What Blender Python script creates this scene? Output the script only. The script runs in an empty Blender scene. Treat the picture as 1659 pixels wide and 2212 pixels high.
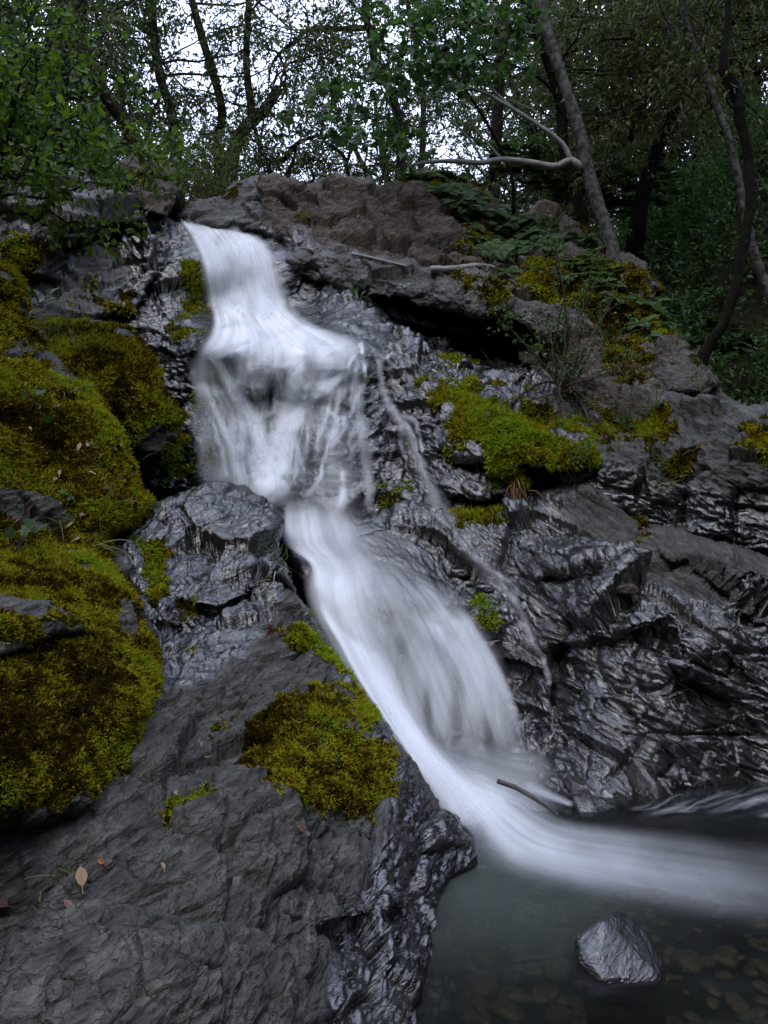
import bpy, math, random
import numpy as np
from mathutils import Vector, Matrix
from mathutils.bvhtree import BVHTree

random.seed(7)
RNG = np.random.default_rng(7)
SC = bpy.context.scene
COL = SC.collection

# ------------------------------------------------------------------ camera, sky, sun, exposure
H = 1.30                                   # eye height above the pool
K = 0.649 / 1106.0                         # tangent per reference pixel (1659 x 2212)
cam_d = bpy.data.cameras.new('camera')
cam = bpy.data.objects.new('camera', cam_d)
COL.objects.link(cam)
cam.location = (0, 0, H)
cam.rotation_euler = (math.radians(90), 0, 0)
cam_d.sensor_fit = 'VERTICAL'
cam_d.sensor_height = 24
cam_d.lens = 12 / 0.649
cam_d.clip_start = 0.05
cam_d.clip_end = 2000
SC.camera = cam

world = bpy.data.worlds.new('World')
SC.world = world
world.use_nodes = True
SUN_EL, SUN_ROT = math.radians(58), math.radians(200)
wn, wl = world.node_tree.nodes, world.node_tree.links
bg = wn['Background']
sky = wn.new('ShaderNodeTexSky')
sky.sky_type = 'NISHITA'
sky.sun_disc = False
sky.sun_elevation = SUN_EL
sky.sun_rotation = SUN_ROT
sky.dust_density = 3.0
sky.air_density = 1.2
mixw = wn.new('ShaderNodeMix')
mixw.data_type = 'RGBA'
mixw.inputs[0].default_value = 0.70        # overcast: thin cloud over the blue
mixw.inputs[7].default_value = (8.7, 9.7, 13.2, 1)
wl.new(sky.outputs[0], mixw.inputs[6])
wl.new(mixw.outputs[2], bg.inputs[0])
bg.inputs[1].default_value = 0.15

sun_d = bpy.data.lights.new('sun', 'SUN')
sun = bpy.data.objects.new('sun', sun_d)
COL.objects.link(sun)
sun_d.energy = 0.5
sun_d.angle = math.radians(25)
sun_d.color = (1.0, 0.96, 0.9)
sd = Vector((math.sin(SUN_ROT) * math.cos(SUN_EL), math.cos(SUN_ROT) * math.cos(SUN_EL), math.sin(SUN_EL)))
sun.rotation_euler = sd.to_track_quat('Z', 'Y').to_euler()

SC.view_settings.view_transform = 'Standard'
SC.view_settings.look = 'None'
SC.view_settings.gamma = 1
SC.view_settings.use_curve_mapping = False
SC.view_settings.exposure = 0.98
SC.render.engine = 'CYCLES'
SC.cycles.max_bounces = 8
SC.cycles.diffuse_bounces = 3
SC.cycles.glossy_bounces = 3
SC.cycles.transparent_max_bounces = 48
SC.cycles.use_denoising = True

# ------------------------------------------------------------------ numpy noise
def _hash(ix, iy, iz, seed):
    h = (ix.astype(np.uint32) * np.uint32(374761393) + iy.astype(np.uint32) * np.uint32(668265263)
         + iz.astype(np.uint32) * np.uint32(2147483647 & 1274126177) + np.uint32((seed * 974711 + 12345) & 0xffffffff))
    h = (h ^ (h >> np.uint32(13))) * np.uint32(1274126177)
    h = (h ^ (h >> np.uint32(16))) * np.uint32(2246822519)
    return h ^ (h >> np.uint32(15))

def h01(ix, iy, iz, seed):
    return _hash(ix, iy, iz, seed).astype(np.float64) / 4294967295.0

def perlin(p, seed=0):
    f = np.floor(p)
    i = f.astype(np.int64)
    r = p - f
    w = r * r * r * (r * (r * 6 - 15) + 10)
    out = 0
    for dx in (0, 1):
        for dy in (0, 1):
            for dz in (0, 1):
                a, b, c = i[:, 0] + dx, i[:, 1] + dy, i[:, 2] + dz
                h = _hash(a, b, c, seed)
                gx = (h & np.uint32(1023)).astype(np.float64) / 511.5 - 1
                gy = ((h >> np.uint32(10)) & np.uint32(1023)).astype(np.float64) / 511.5 - 1
                gz = ((h >> np.uint32(20)) & np.uint32(1023)).astype(np.float64) / 511.5 - 1
                d = gx * (r[:, 0] - dx) + gy * (r[:, 1] - dy) + gz * (r[:, 2] - dz)
                ww = (w[:, 0] if dx else 1 - w[:, 0]) * (w[:, 1] if dy else 1 - w[:, 1]) * (w[:, 2] if dz else 1 - w[:, 2])
                out = out + d * ww
    return out

def fbm(p, oct=4, seed=0, gain=0.5):
    a, s, t = 1.0, 0.0, 0.0
    for o in range(oct):
        s = s + a * perlin(p * (2.0 ** o) + 17.3 * o, seed + o)
        t += a
        a *= gain
    return s / t

def ridged(p, oct=4, seed=0):
    a, s, t = 1.0, 0.0, 0.0
    for o in range(oct):
        s = s + a * (1 - 2.2 * np.abs(perlin(p * (2.0 ** o) + 9.1 * o, seed + o)))
        t += a
        a *= 0.5
    return s / t

def facets(p, seed=0, tilt=0.6):
    """broken planes: every cell is a tilted facet; returns (offset, edge distance)"""
    i = np.floor(p).astype(np.int64)
    best = np.full(len(p), 1e9)
    sec = np.full(len(p), 1e9)
    val = np.zeros(len(p))
    for dx in (-1, 0, 1):
        for dy in (-1, 0, 1):
            for dz in (-1, 0, 1):
                a, b, c = i[:, 0] + dx, i[:, 1] + dy, i[:, 2] + dz
                q = np.stack([a + h01(a, b, c, seed), b + h01(a, b, c, seed + 1), c + h01(a, b, c, seed + 2)], 1)
                v = p - q
                d = (v * v).sum(1)
                off = h01(a, b, c, seed + 3) - 0.5
                tl = np.stack([h01(a, b, c, seed + 4), h01(a, b, c, seed + 5), h01(a, b, c, seed + 6)], 1) - 0.5
                cand = off + tilt * 2 * (tl * v).sum(1)
                m = d < best
                sec = np.where(m, best, np.minimum(sec, d))
                val = np.where(m, cand, val)
                best = np.where(m, d, best)
    return val, np.sqrt(sec) - np.sqrt(best)

def sstep(a, b, x):
    t = np.clip((x - a) / (b - a), 0, 1)
    return t * t * (3 - 2 * t)

# ------------------------------------------------------------------ geometry helpers
def at(px, py, Y):
    """a point of the place from its direction in the photograph and its distance"""
    return Vector(((px - 829.5) * K * Y, Y, H - (py - 1106.0) * K * Y))

def sdist(P, poly):
    """signed distance (inside positive) from points P (n,2) to polygon"""
    poly = np.asarray(poly, float)
    n = len(poly)
    dmin = np.full(len(P), 1e18)
    ins = np.zeros(len(P), bool)
    for i in range(n):
        a, b = poly[i], poly[(i + 1) % n]
        e = b - a
        w = P - a
        t = np.clip((w @ e) / (e @ e + 1e-9), 0, 1)
        d = w - t[:, None] * e
        dmin = np.minimum(dmin, (d * d).sum(1))
        c = ((a[1] <= P[:, 1]) & (P[:, 1] < b[1])) | ((b[1] <= P[:, 1]) & (P[:, 1] < a[1]))
        if abs(e[1]) > 1e-9:
            ins ^= c & (P[:, 0] < a[0] + (P[:, 1] - a[1]) / e[1] * e[0])
    return np.where(ins, 1, -1) * np.sqrt(dmin)

def rbf(ctrl, P, c=60.0):
    ctrl = np.asarray(ctrl, float)
    xy, w = ctrl[:, :2], 1.0 / ctrl[:, 2]
    n = len(xy)
    def phi(A, B):
        d2 = ((A[:, None, :] - B[None, :, :]) ** 2).sum(2)
        return -np.sqrt(d2 + c * c) / 500.0
    M = np.zeros((n + 3, n + 3))
    M[:n, :n] = phi(xy, xy) - 1e-3 * np.eye(n)
    M[:n, n:] = np.c_[np.ones(n), xy / 500.0]
    M[n:, :n] = M[:n, n:].T
    sol = np.linalg.solve(M, np.r_[w, 0, 0, 0])
    out = phi(P, xy) @ sol[:n] + np.c_[np.ones(len(P)), P / 500.0] @ sol[n:]
    return 1.0 / np.clip(out, 0.05, 2.0)

def mesh_np(name, V, F, mat=None, attrs=None, smooth=True, uv=None, parent=None, origin=None):
    V = np.asarray(V, float)
    if origin is not None:
        V = V - np.asarray(origin, float)
    me = bpy.data.meshes.new(name)
    if not isinstance(F, list):
        F = [F]
    F = [np.asarray(f, np.int32) for f in F if len(f)]
    me.vertices.add(len(V))
    me.vertices.foreach_set('co', V.astype(np.float32).ravel())
    loops = np.concatenate([f.ravel() for f in F])
    cnt = np.concatenate([np.full(len(f), f.shape[1], np.int32) for f in F])
    start = np.r_[0, np.cumsum(cnt)[:-1]].astype(np.int32)
    me.loops.add(len(loops))
    me.loops.foreach_set('vertex_index', loops)
    me.polygons.add(len(cnt))
    me.polygons.foreach_set('loop_start', start)
    me.polygons.foreach_set('loop_total', cnt)
    me.polygons.foreach_set('use_smooth', np.full(len(cnt), smooth, bool))
    me.update(calc_edges=True)
    me.validate()
    for k, a in (attrs or {}).items():
        at_ = me.attributes.new(k, 'FLOAT', 'POINT')
        at_.data.foreach_set('value', np.asarray(a, np.float32))
    if uv is not None:
        l = me.uv_layers.new(name='UVMap')
        l.data.foreach_set('uv', np.asarray(uv, np.float32)[loops].ravel())
    if mat is not None:
        me.materials.append(mat)
    o = bpy.data.objects.new(name, me)
    COL.objects.link(o)
    if origin is not None and parent is None:
        o.location = origin
    if parent is not None:
        o.parent = parent
    return o

def tag(o, label=None, cat=None, group=None, kind=None):
    if label: o['label'] = label
    if cat: o['category'] = cat
    if group: o['group'] = group
    if kind: o['kind'] = kind
    return o

def empty(name, loc, label, cat, group=None):
    o = bpy.data.objects.new(name, None)
    o.empty_display_size = 0.1
    COL.objects.link(o)
    o.location = loc
    return tag(o, label, cat, group)

# ------------------------------------------------------------------ materials
class NT:
    """small node-graph writer"""
    def __init__(s, name):
        s.m = bpy.data.materials.new(name)
        s.m.use_nodes = True
        s.n, s.l = s.m.node_tree.nodes, s.m.node_tree.links
        s.n.clear()
        s.out = s.n.new('ShaderNodeOutputMaterial')
    def add(s, t, ins=None, **kw):
        nd = s.n.new(t)
        for k, v in kw.items():
            setattr(nd, k, v)
        for k, v in (ins or {}).items():
            if hasattr(v, 'node'):
                s.l.new(v, nd.inputs[k])
            else:
                nd.inputs[k].default_value = v
        return nd
    def attr(s, name):
        return s.add('ShaderNodeAttribute', attribute_name=name).outputs['Fac']
    def math(s, op, a, b=0.0, clamp=False):
        nd = s.add('ShaderNodeMath', {0: a, 1: b}, operation=op)
        nd.use_clamp = clamp
        return nd.outputs[0]
    def mix(s, f, a, b, blend='MIX'):
        nd = s.n.new('ShaderNodeMix')
        nd.data_type = 'RGBA'
        nd.blend_type = blend
        for i, v in ((0, f), (6, a), (7, b)):
            if hasattr(v, 'node'):
                s.l.new(v, nd.inputs[i])
            else:
                nd.inputs[i].default_value = v if not isinstance(v, tuple) or len(v) == 4 else (*v, 1)
        return nd.outputs[2]
    def noise(s, vec, scale, detail=4.0, rough=0.55, dist=0.0):
        return s.add('ShaderNodeTexNoise', {'Vector': vec, 'Scale': scale, 'Detail': detail, 'Roughness': rough, 'Distortion': dist}).outputs['Fac']
    def ramp(s, fac, stops, interp='LINEAR'):
        nd = s.add('ShaderNodeValToRGB', {0: fac})
        cr = nd.color_ramp
        cr.interpolation = interp
        while len(cr.elements) < len(stops):
            cr.elements.new(0.5)
        for e, (p, c) in zip(cr.elements, stops):
            e.position = p
            e.color = c if len(c) == 4 else (*c, 1)
        return nd.outputs[0]
    def frange(s, v, a, b, c=0.0, d=1.0):
        nd = s.add('ShaderNodeMapRange', {0: v, 1: a, 2: b, 3: c, 4: d})
        nd.interpolation_type = 'SMOOTHSTEP'
        return nd.outputs[0]
    def done(s, sh):
        s.l.new(sh, s.out.inputs[0])
        return s.m

def rock_material(name, stretch=(1, 1, 1), rot=(0, 0, 0)):
    t = NT(name)
    tc = t.add('ShaderNodeTexCoord').outputs['Object']
    mp = t.add('ShaderNodeMapping', {'Vector': tc, 'Rotation': rot}).outputs[0]
    mp = t.add('ShaderNodeMapping', {'Vector': mp, 'Scale': stretch}).outputs[0]
    moss, mossc, wet, brown = t.attr('moss'), t.attr('mossc'), t.attr('wet'), t.attr('brown')
    big = t.noise(tc, 2.3, 5, 0.6)
    mid = t.noise(mp, 9.0, 6, 0.62, 0.6)
    fine = t.noise(mp, 46.0, 5, 0.6, 0.3)
    grain = t.noise(tc, 160.0, 3, 0.6)
    grey = t.ramp(mid, [(0.28, (0.024, 0.025, 0.022)), (0.5, (0.070, 0.070, 0.062)), (0.72, (0.145, 0.142, 0.124))])
    brn = t.ramp(mid, [(0.28, (0.036, 0.026, 0.019)), (0.5, (0.090, 0.069, 0.053)), (0.75, (0.165, 0.138, 0.112))])
    bmask = t.math('ADD', brown, t.math('MULTIPLY', t.math('SUBTRACT', big, 0.52), 1.6), True)
    base = t.mix(bmask, grey, brn)
    # pale lichen and mineral specks
    v = t.noise(tc, 26.0, 4, 0.7, 1.0)
    spots = t.math('MULTIPLY', t.frange(v, 0.60, 0.68), t.frange(big, 0.42, 0.62))
    base = t.mix(t.math('MULTIPLY', spots, 0.35), base, (0.27, 0.28, 0.27))
    base = t.mix(t.math('MULTIPLY', t.frange(grain, 0.35, 0.7), 0.5), base, t.mix(1.0, base, (0.55, 0.55, 0.56), 'MULTIPLY'))
    wetv = t.math('ADD', wet, t.math('MULTIPLY', t.math('SUBTRACT', t.noise(tc, 3.7, 5, 0.6), 0.5), 1.1), True)
    base = t.mix(wetv, base, t.mix(1.0, base, (0.045, 0.050, 0.058), 'MULTIPLY'))
    # moss
    mn = t.noise(tc, 30.0, 5, 0.7)
    mh = t.math('ADD', mossc, t.math('MULTIPLY', t.math('SUBTRACT', t.noise(tc, 6.0, 3), 0.5), 0.7), True)
    mcol = t.mix(mh, (0.034, 0.024, 0.004), (0.024, 0.034, 0.005))  # base under the tufts darkened: shade between tufts put into the colour
    mcol = t.mix(t.frange(mn, 0.35, 0.65), t.mix(1.0, mcol, (0.4, 0.4, 0.4), 'MULTIPLY'), mcol)
    mm = t.math('ADD', moss, t.math('MULTIPLY', t.math('SUBTRACT', mn, 0.5), 0.9))
    mm = t.frange(mm, 0.42, 0.58)
    crack = t.add('ShaderNodeTexVoronoi', {'Vector': t.add('ShaderNodeVectorMath', {0: mp, 1: t.add('ShaderNodeTexNoise', {'Vector': tc, 'Scale': 5.0, 'Detail': 4.0}).outputs['Color']}, operation='ADD').outputs[0], 'Scale': 5.0}, feature='DISTANCE_TO_EDGE').outputs['Distance']
    crk = t.math('MULTIPLY', t.frange(crack, 0.0, 0.035, 1.0, 0.0), t.frange(mid, 0.35, 0.6))
    base = t.mix(t.math('MULTIPLY', crk, 0.34), base, (0.012, 0.011, 0.010))
    col = t.mix(mm, base, mcol)
    rough = t.frange(wetv, 0.0, 1.0, 0.72, 0.17)
    rough = t.math('ADD', rough, t.math('MULTIPLY', t.math('SUBTRACT', fine, 0.5), 0.15))
    rough = t.math('MAXIMUM', rough, mm)
    spec = t.math('MULTIPLY', t.math('SUBTRACT', 1.0, mm), t.frange(wetv, 0.0, 1.0, 0.3, 1.0))
    wr = t.add('ShaderNodeTexNoise', {'Vector': mp, 'Scale': 17.0, 'Detail': 4.0, 'Roughness': 0.55, 'Distortion': 1.2}, noise_type='RIDGED_MULTIFRACTAL').outputs['Fac']
    hgt = t.math('ADD', t.math('MULTIPLY', mid, 1.0), t.math('MULTIPLY', fine, 0.12))
    hgt = t.math('ADD', hgt, t.math('MULTIPLY', wr, t.frange(wetv, 0.1, 0.7, 0.15, 0.05)))
    hgt = t.math('ADD', hgt, t.math('MULTIPLY', grain, 0.012))
    hgt = t.math('ADD', hgt, t.math('MULTIPLY', mm, 0.2))
    hgt = t.math('SUBTRACT', hgt, t.math('MULTIPLY', crk, 0.10))
    bmp = t.add('ShaderNodeBump', {'Height': hgt, 'Strength': 1.0, 'Distance': t.frange(wetv, 0.1, 0.8, 0.05, 0.015)}).outputs[0]
    p = t.add('ShaderNodeBsdfPrincipled', {'Base Color': col, 'Roughness': rough, 'Specular IOR Level': spec, 'IOR': t.frange(wetv, 0, 1, 1.4, 1.55), 'Normal': bmp})
    return t.done(p.outputs[0])

M = {}
M['rock'] = rock_material('schist', (0.8, 0.9, 3.0), (0.0, math.radians(28), 0))
M['rock_right'] = rock_material('schist_dipping', (0.8, 0.9, 3.0), (0.0, math.radians(-38), 0))

def simple(name, col, rough=0.8, var=0.35, scale=8.0, bump=0.0, col2=None):
    t = NT(name)
    tc = t.add('ShaderNodeTexCoord').outputs['Object']
    n = t.noise(tc, scale, 5, 0.6)
    c2 = col2 or tuple(c * (1 - var) for c in col)
    c = t.mix(t.frange(n, 0.35, 0.65), c2, col)
    ins = {'Base Color': c, 'Roughness': rough, 'Specular IOR Level': 0.5 if rough < .7 else 0.1}
    if bump:
        ins['Normal'] = t.add('ShaderNodeBump', {'Height': n, 'Strength': 0.8, 'Distance': bump}).outputs[0]
    return t.done(t.add('ShaderNodeBsdfPrincipled', ins).outputs[0])

M['soil'] = simple('forest_soil', (0.022, 0.018, 0.012), 0.95, 0.6, 5.0, 0.05)

# ------------------------------------------------------------------ rocks
ROCKS = []          # (object, V, F) for placing things on them

def unit_(v):
    return v / (np.linalg.norm(v, axis=-1, keepdims=True) + 1e-12)

def grow_rock(name, outline, ctrl, label, cat='rock', mat='rock', step=3.0, R=60, back=0.5, moss=(), wet=0.5, brown=0.2,
              wets=(), browns=(), amp=0.10, famp=0.055, ffreq=2.6, fol=28, warp=14, seed=1, thick=0.8, kind=None, roundness=1.0,
              fine=0.022, ledges=(), pits=(), hues=(), calm=()):
    outline = np.asarray(outline, float)
    x0, y0 = outline.min(0) - 4 * step - warp
    x1, y1 = outline.max(0) + 4 * step + warp
    nx, ny = int((x1 - x0) / step) + 1, int((y1 - y0) / step) + 1
    gx, gy = np.meshgrid(x0 + step * np.arange(nx), y0 + step * np.arange(ny))
    P = np.c_[gx.ravel(), gy.ravel()]
    P3 = np.c_[P / 55.0, np.full(len(P), seed * 3.7)]
    Wp = P + warp * np.c_[fbm(P3, 3, seed), fbm(P3 + 31.7, 3, seed + 9)] * 2
    sd_ = sdist(Wp, outline)
    Y = rbf(ctrl, P)
    t = np.clip(sd_ / R, 0, 1)
    Y = Y + roundness * R * K * Y * (1 - np.sqrt(np.clip(1 - (1 - t) ** 2, 0, 1)))
    for line, dep, fall in ledges:        # undercut below a shelf
        line = np.asarray(line, float)
        yl = np.interp(P[:, 0], line[:, 0], line[:, 1]) + 16 * fbm(P3 * 1.6, 3, seed + 5)
        q = P[:, 1] - yl
        xe = sstep(line[0, 0] - 30, line[0, 0] + 25, P[:, 0]) * sstep(line[-1, 0] + 30, line[-1, 0] - 25, P[:, 0])
        Y = Y + dep * xe * np.where(q > 0, sstep(0, 16, q) * np.exp(-np.maximum(q, 0) / fall), 0) - .25 * dep * xe * np.exp(-(q + 18) ** 2 / (2 * 26.0 ** 2))
    for cx, cy, rx, ry, dep in pits:
        q = ((Wp[:, 0] - cx) / rx) ** 2 + ((Wp[:, 1] - cy) / ry) ** 2
        Y = Y + dep * np.exp(-q ** 1.5)
    X3 = np.stack([(P[:, 0] - 829.5) * K * Y, Y, H - (P[:, 1] - 1106) * K * Y], 1)
    G = X3.reshape(ny, nx, 3)
    du = np.gradient(G, axis=1)
    dv = np.gradient(G, axis=0)
    N = np.cross(du, dv).reshape(-1, 3)
    N /= np.linalg.norm(N, axis=1, keepdims=True) + 1e-12
    # keep normals facing the open side
    flip = (N * (X3 - np.array([0, 0, H]))).sum(1) > 0
    N[flip] *= -1
    keep = sd_ > -0.5 * step
    idx = np.nonzero(keep)[0]
    X, Nn, Pp, sdk = X3[idx], N[idx], P[idx], sd_[idx]
    # moss mask
    mm = np.zeros(len(X)); mc = np.zeros(len(X))
    pn = fbm(X * 3.2, 5, seed + 40, 0.6)
    pn2 = fbm(X * 9.0, 4, seed + 41, 0.6)
    for poly, hue, stren in moss:
        s_ = sdist(Pp, poly)
        m = sstep(-38, 40, s_ + 120 * pn + 80 * pn2) * stren
        m = m * (1 - 0.85 * sstep(0.10, 0.26, fbm(X * 2.7 + 3.3, 4, seed + 44)))
        mc = np.where(m > mm, hue, mc)
        mm = np.maximum(mm, m)
    for poly, val in hues:
        f = sstep(-45, 45, sdist(Pp, poly) + 70 * pn)
        mc = mc * (1 - f) + val * f
    wv = np.full(len(X), float(wet)); bv = np.full(len(X), float(brown))
    for poly, val in wets:
        f = sstep(-25, 25, sdist(Pp, poly) + 40 * pn)
        wv = wv * (1 - f) + val * f
    for poly, val in browns:
        f = sstep(-25, 25, sdist(Pp, poly) + 40 * pn)
        bv = bv * (1 - f) + val * f
    # displacement
    a = math.radians(fol)
    Rm = np.array([[math.cos(a), 0, math.sin(a)], [0, 1, 0], [-math.sin(a), 0, math.cos(a)]])
    Q = X + 0.10 * np.stack([fbm(X * 1.7 + 5, 3, seed + 20), fbm(X * 1.7 + 11, 3, seed + 21), fbm(X * 1.7 + 23, 3, seed + 22)], 1)
    Qr = Q @ Rm.T
    d = amp * 1.6 * fbm(X * 1.25, 3, seed)
    v1, e1 = facets(Qr * np.array([1.0, 1.0, 1.8]) * ffreq, seed + 50)
    v2, e2 = facets(Qr * np.array([1.0, 1.0, 2.4]) * ffreq * 2.9, seed + 60)
    v3, e3 = facets(Qr * np.array([1.0, 1.0, 3.0]) * ffreq * 8.0, seed + 70)
    rk = famp * (v1 * 1.15 + 0.30 * v2) - famp * 0.22 * (np.exp(-(e1 / 0.05) ** 2)) - famp * 0.10 * np.exp(-(e2 / 0.06) ** 2)
    edge = sstep(0.0, 0.5, t[idx])
    rk += famp * 0.15 * v3 * edge
    vary = 0.25 + 1.1 * sstep(-0.22, 0.28, fbm(X * 1.9, 3, seed + 87))
    rk += fine * edge * vary * (ridged(Qr * np.array([2.0, 2.0, 6.0]) * 2.0, 4, seed + 80) + 0.42 * fbm(Qr * np.array([1.2, 1.2, 3.6]) * 15.0 + 0.6 * pn2[:, None], 3, seed + 85))
    cu = facets(X * 7.0 + 0.5 * np.stack([pn2, pn, pn2], 1), seed + 95, 0.2)
    ms = 0.014 + 0.06 * fbm(X * 3.5, 4, seed + 90) + 0.014 * fbm(X * 24.0, 2, seed + 97) + 0.03 * np.clip(cu[1], 0, .6) + 0.012 * cu[0]
    ndv = np.abs((Nn * unit_(X - np.array([0, 0, H]))).sum(1))
    d = (d + rk * (1 - 0.75 * mm) + ms * mm) * (0.45 + 0.55 * edge) * (0.25 + 0.75 * sstep(0.08, 0.42, ndv))
    for poly, f in calm:                  # worn smooth by the water
        d = d * (1 - (1 - f) * sstep(-30, 30, sdist(Pp, poly)))
    X = X + Nn * d[:, None]
    # faces
    lut = np.full(nx * ny, -1, np.int64)
    lut[idx] = np.arange(len(idx))
    L = lut.reshape(ny, nx)
    q = np.stack([L[:-1, :-1], L[1:, :-1], L[1:, 1:], L[:-1, 1:]], -1).reshape(-1, 4)
    q = q[(q >= 0).all(1)]
    # back wall: the boundary carried away from the viewer, closing the mass behind
    e = np.concatenate([q[:, [0, 1]], q[:, [1, 2]], q[:, [2, 3]], q[:, [3, 0]]])
    key = np.sort(e, 1)
    u, inv, c = np.unique(key, axis=0, return_inverse=True, return_counts=True)
    be = e[c[inv.ravel()] == 1]
    bv_i = np.unique(be)
    nb = {int(v): k for k, v in enumerate(bv_i)}
    cen = X.mean(0)
    Bk = X[bv_i].copy()
    Bk = Bk + (cen - Bk) * np.array([0.10, 0, 0.10])
    eye = np.array([0, 0, H])
    Bk = eye + (Bk - eye) * (1 + thick / Bk[:, 1:2])
    base_i = len(X)
    sk = np.array([[b, a_, base_i + nb[int(a_)], base_i + nb[int(b)]] for a_, b in be])
    cb = cen.copy(); cb[1] = Bk[:, 1].max() + 0.1
    capi = base_i + len(Bk)
    cap = np.array([[base_i + nb[int(b)], base_i + nb[int(a_)], capi] for a_, b in be])
    Vall = np.vstack([X, Bk, cb[None]])
    def ext(arr):
        return np.r_[arr, arr[bv_i], 0]
    org = np.array([cen[0], cen[1], Vall[:, 2].min()])
    o = mesh_np(name, Vall, [q, sk, cap], M[mat], {'moss': ext(mm), 'mossc': ext(mc), 'wet': ext(wv), 'brown': ext(bv)}, True, origin=org)
    tag(o, label, cat, None, kind)
    ROCKS.append(dict(o=o, V=X, N=Nn, F=q, moss=mm, mossc=mc, P=Pp, name=name))
    return o

# creek-bed face behind the falls
grow_rock('wet_cliff', [(250, 470), (360, 462), (560, 500), (700, 560), (860, 700), (1010, 760), (1040, 900), (1060, 1120), (1000, 1250), (600, 1250), (400, 1150), (300, 1080), (250, 900), (240, 640)],
          [(300, 490, 7.1), (400, 475, 7.3), (560, 510, 7.2), (450, 600, 6.9), (600, 600, 6.95), (330, 640, 6.6), (480, 690, 6.6), (640, 690, 6.6), (480, 725, 6.05), (640, 728, 6.05), (760, 735, 6.1), (950, 760, 6.3),
           (440, 800, 5.95), (600, 850, 5.85), (800, 850, 5.85), (450, 1000, 5.6), (600, 1000, 5.55), (800, 1000, 5.5), (700, 960, 5.45), (640, 1090, 5.3), (800, 1100, 5.25), (700, 1200, 5.1), (1000, 1000, 5.6), (1000, 1150, 5.2), (340, 900, 6.0), (380, 1080, 5.6)],
          'dark wet layered rock face running behind the falling water', wet=1.0, brown=0.1, R=40, amp=0.07, famp=0.10, ffreq=2.4, seed=3, fol=10, calm=[([(390, 470), (640, 480), (700, 640), (850, 690), (850, 750), (400, 760), (420, 640)], .3)],
          moss=[([(380, 560), (450, 560), (450, 700), (400, 700)], 0.95, 0.75), ([(350, 930), (430, 960), (430, 1040), (350, 1040)], 0.95, 0.7), ([(420, 770), (500, 780), (520, 1030), (430, 1030)], 1.0, 0.55), ([(800, 1040), (900, 1045), (890, 1080), (800, 1075)], 0.9, 0.7), ([(380, 700), (440, 705), (420, 725), (370, 720)], 0.8, 0.7)])

# boulder with moss beside the lip of the fall
grow_rock('boulder', [(372, 480), (390, 440), (430, 428), (470, 420), (500, 395), (560, 380), (580, 500), (480, 500)],
          [(380, 470, 7.35), (450, 440, 7.4), (520, 400, 7.6), (560, 480, 7.3), (450, 490, 7.2)],
          'grey boulder with gold moss beside the lip of the upper fall', cat='boulder', wet=0.4, R=26, amp=0.05, famp=0.05, ffreq=4, seed=5, step=2.5, warp=8,
          moss=[([(378, 475), (400, 440), (420, 440), (400, 480)], 0.5, 0.9), ([(430, 440), (500, 405), (520, 400), (520, 430), (460, 460)], 0.15, 0.8)])

grow_rock('bluff', [(505, 500), (510, 400), (560, 372), (640, 385), (660, 395), (720, 382), (800, 385), (860, 400), (880, 372), (960, 366), (1040, 400), (1100, 470), (1120, 560), (1180, 640), (1000, 640), (800, 600), (640, 540)],
          [(520, 400, 7.7), (600, 385, 7.8), (750, 395, 8.1), (900, 380, 8.2), (1030, 400, 8.2), (560, 480, 7.4), (700, 470, 7.6), (850, 450, 7.7), (950, 480, 7.5), (1060, 520, 7.5), (680, 530, 7.15), (820, 550, 7.0), (950, 580, 6.95), (1080, 600, 7.0), (1150, 620, 7.0)],
          'brown broken rock bluff on the skyline right of the upper fall', cat='bluff', wet=0.0, brown=0.95, fine=0.032, R=34, amp=0.10, famp=0.13, ffreq=2.5, seed=8, step=2.5, fol=-15, warp=16,
          wets=[([(520, 480), (640, 500), (800, 560), (780, 640), (600, 540)], 0.9)],
          moss=[([(860, 385), (900, 370), (990, 372), (1050, 420), (1040, 450), (960, 410)], 0.4, 0.9), ([(620, 470), (720, 460), (700, 490)], .2, .6), ([(980, 480), (1080, 500), (1100, 590), (1030, 560)], .3, .8)])

grow_rock('overhanging_ledge', [(600, 560), (640, 530), (720, 520), (790, 550), (880, 560), (960, 575), (1020, 580), (1080, 600), (1120, 640), (1200, 660), (1240, 720), (1180, 740), (1100, 690), (1020, 685), (930, 665), (840, 640), (740, 630), (650, 600)],
          [(620, 560, 6.95), (700, 540, 6.95), (800, 560, 6.75), (900, 570, 6.65), (1000, 590, 6.5), (1100, 640, 6.35), (1200, 680, 6.25), (720, 600, 6.8), (830, 620, 6.6), (940, 640, 6.45), (1050, 670, 6.3)],
          'thick dark rock ledge jutting over a black hollow', cat='ledge', wet=0.45, brown=0.35, R=40, amp=0.05, famp=0.09, ffreq=2.6, seed=12, step=2.5, fol=-12, warp=14, thick=1.2,
          moss=[([(985, 585), (1060, 595), (1110, 640), (1060, 650), (1020, 625)], 0.2, 0.95)])

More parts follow.
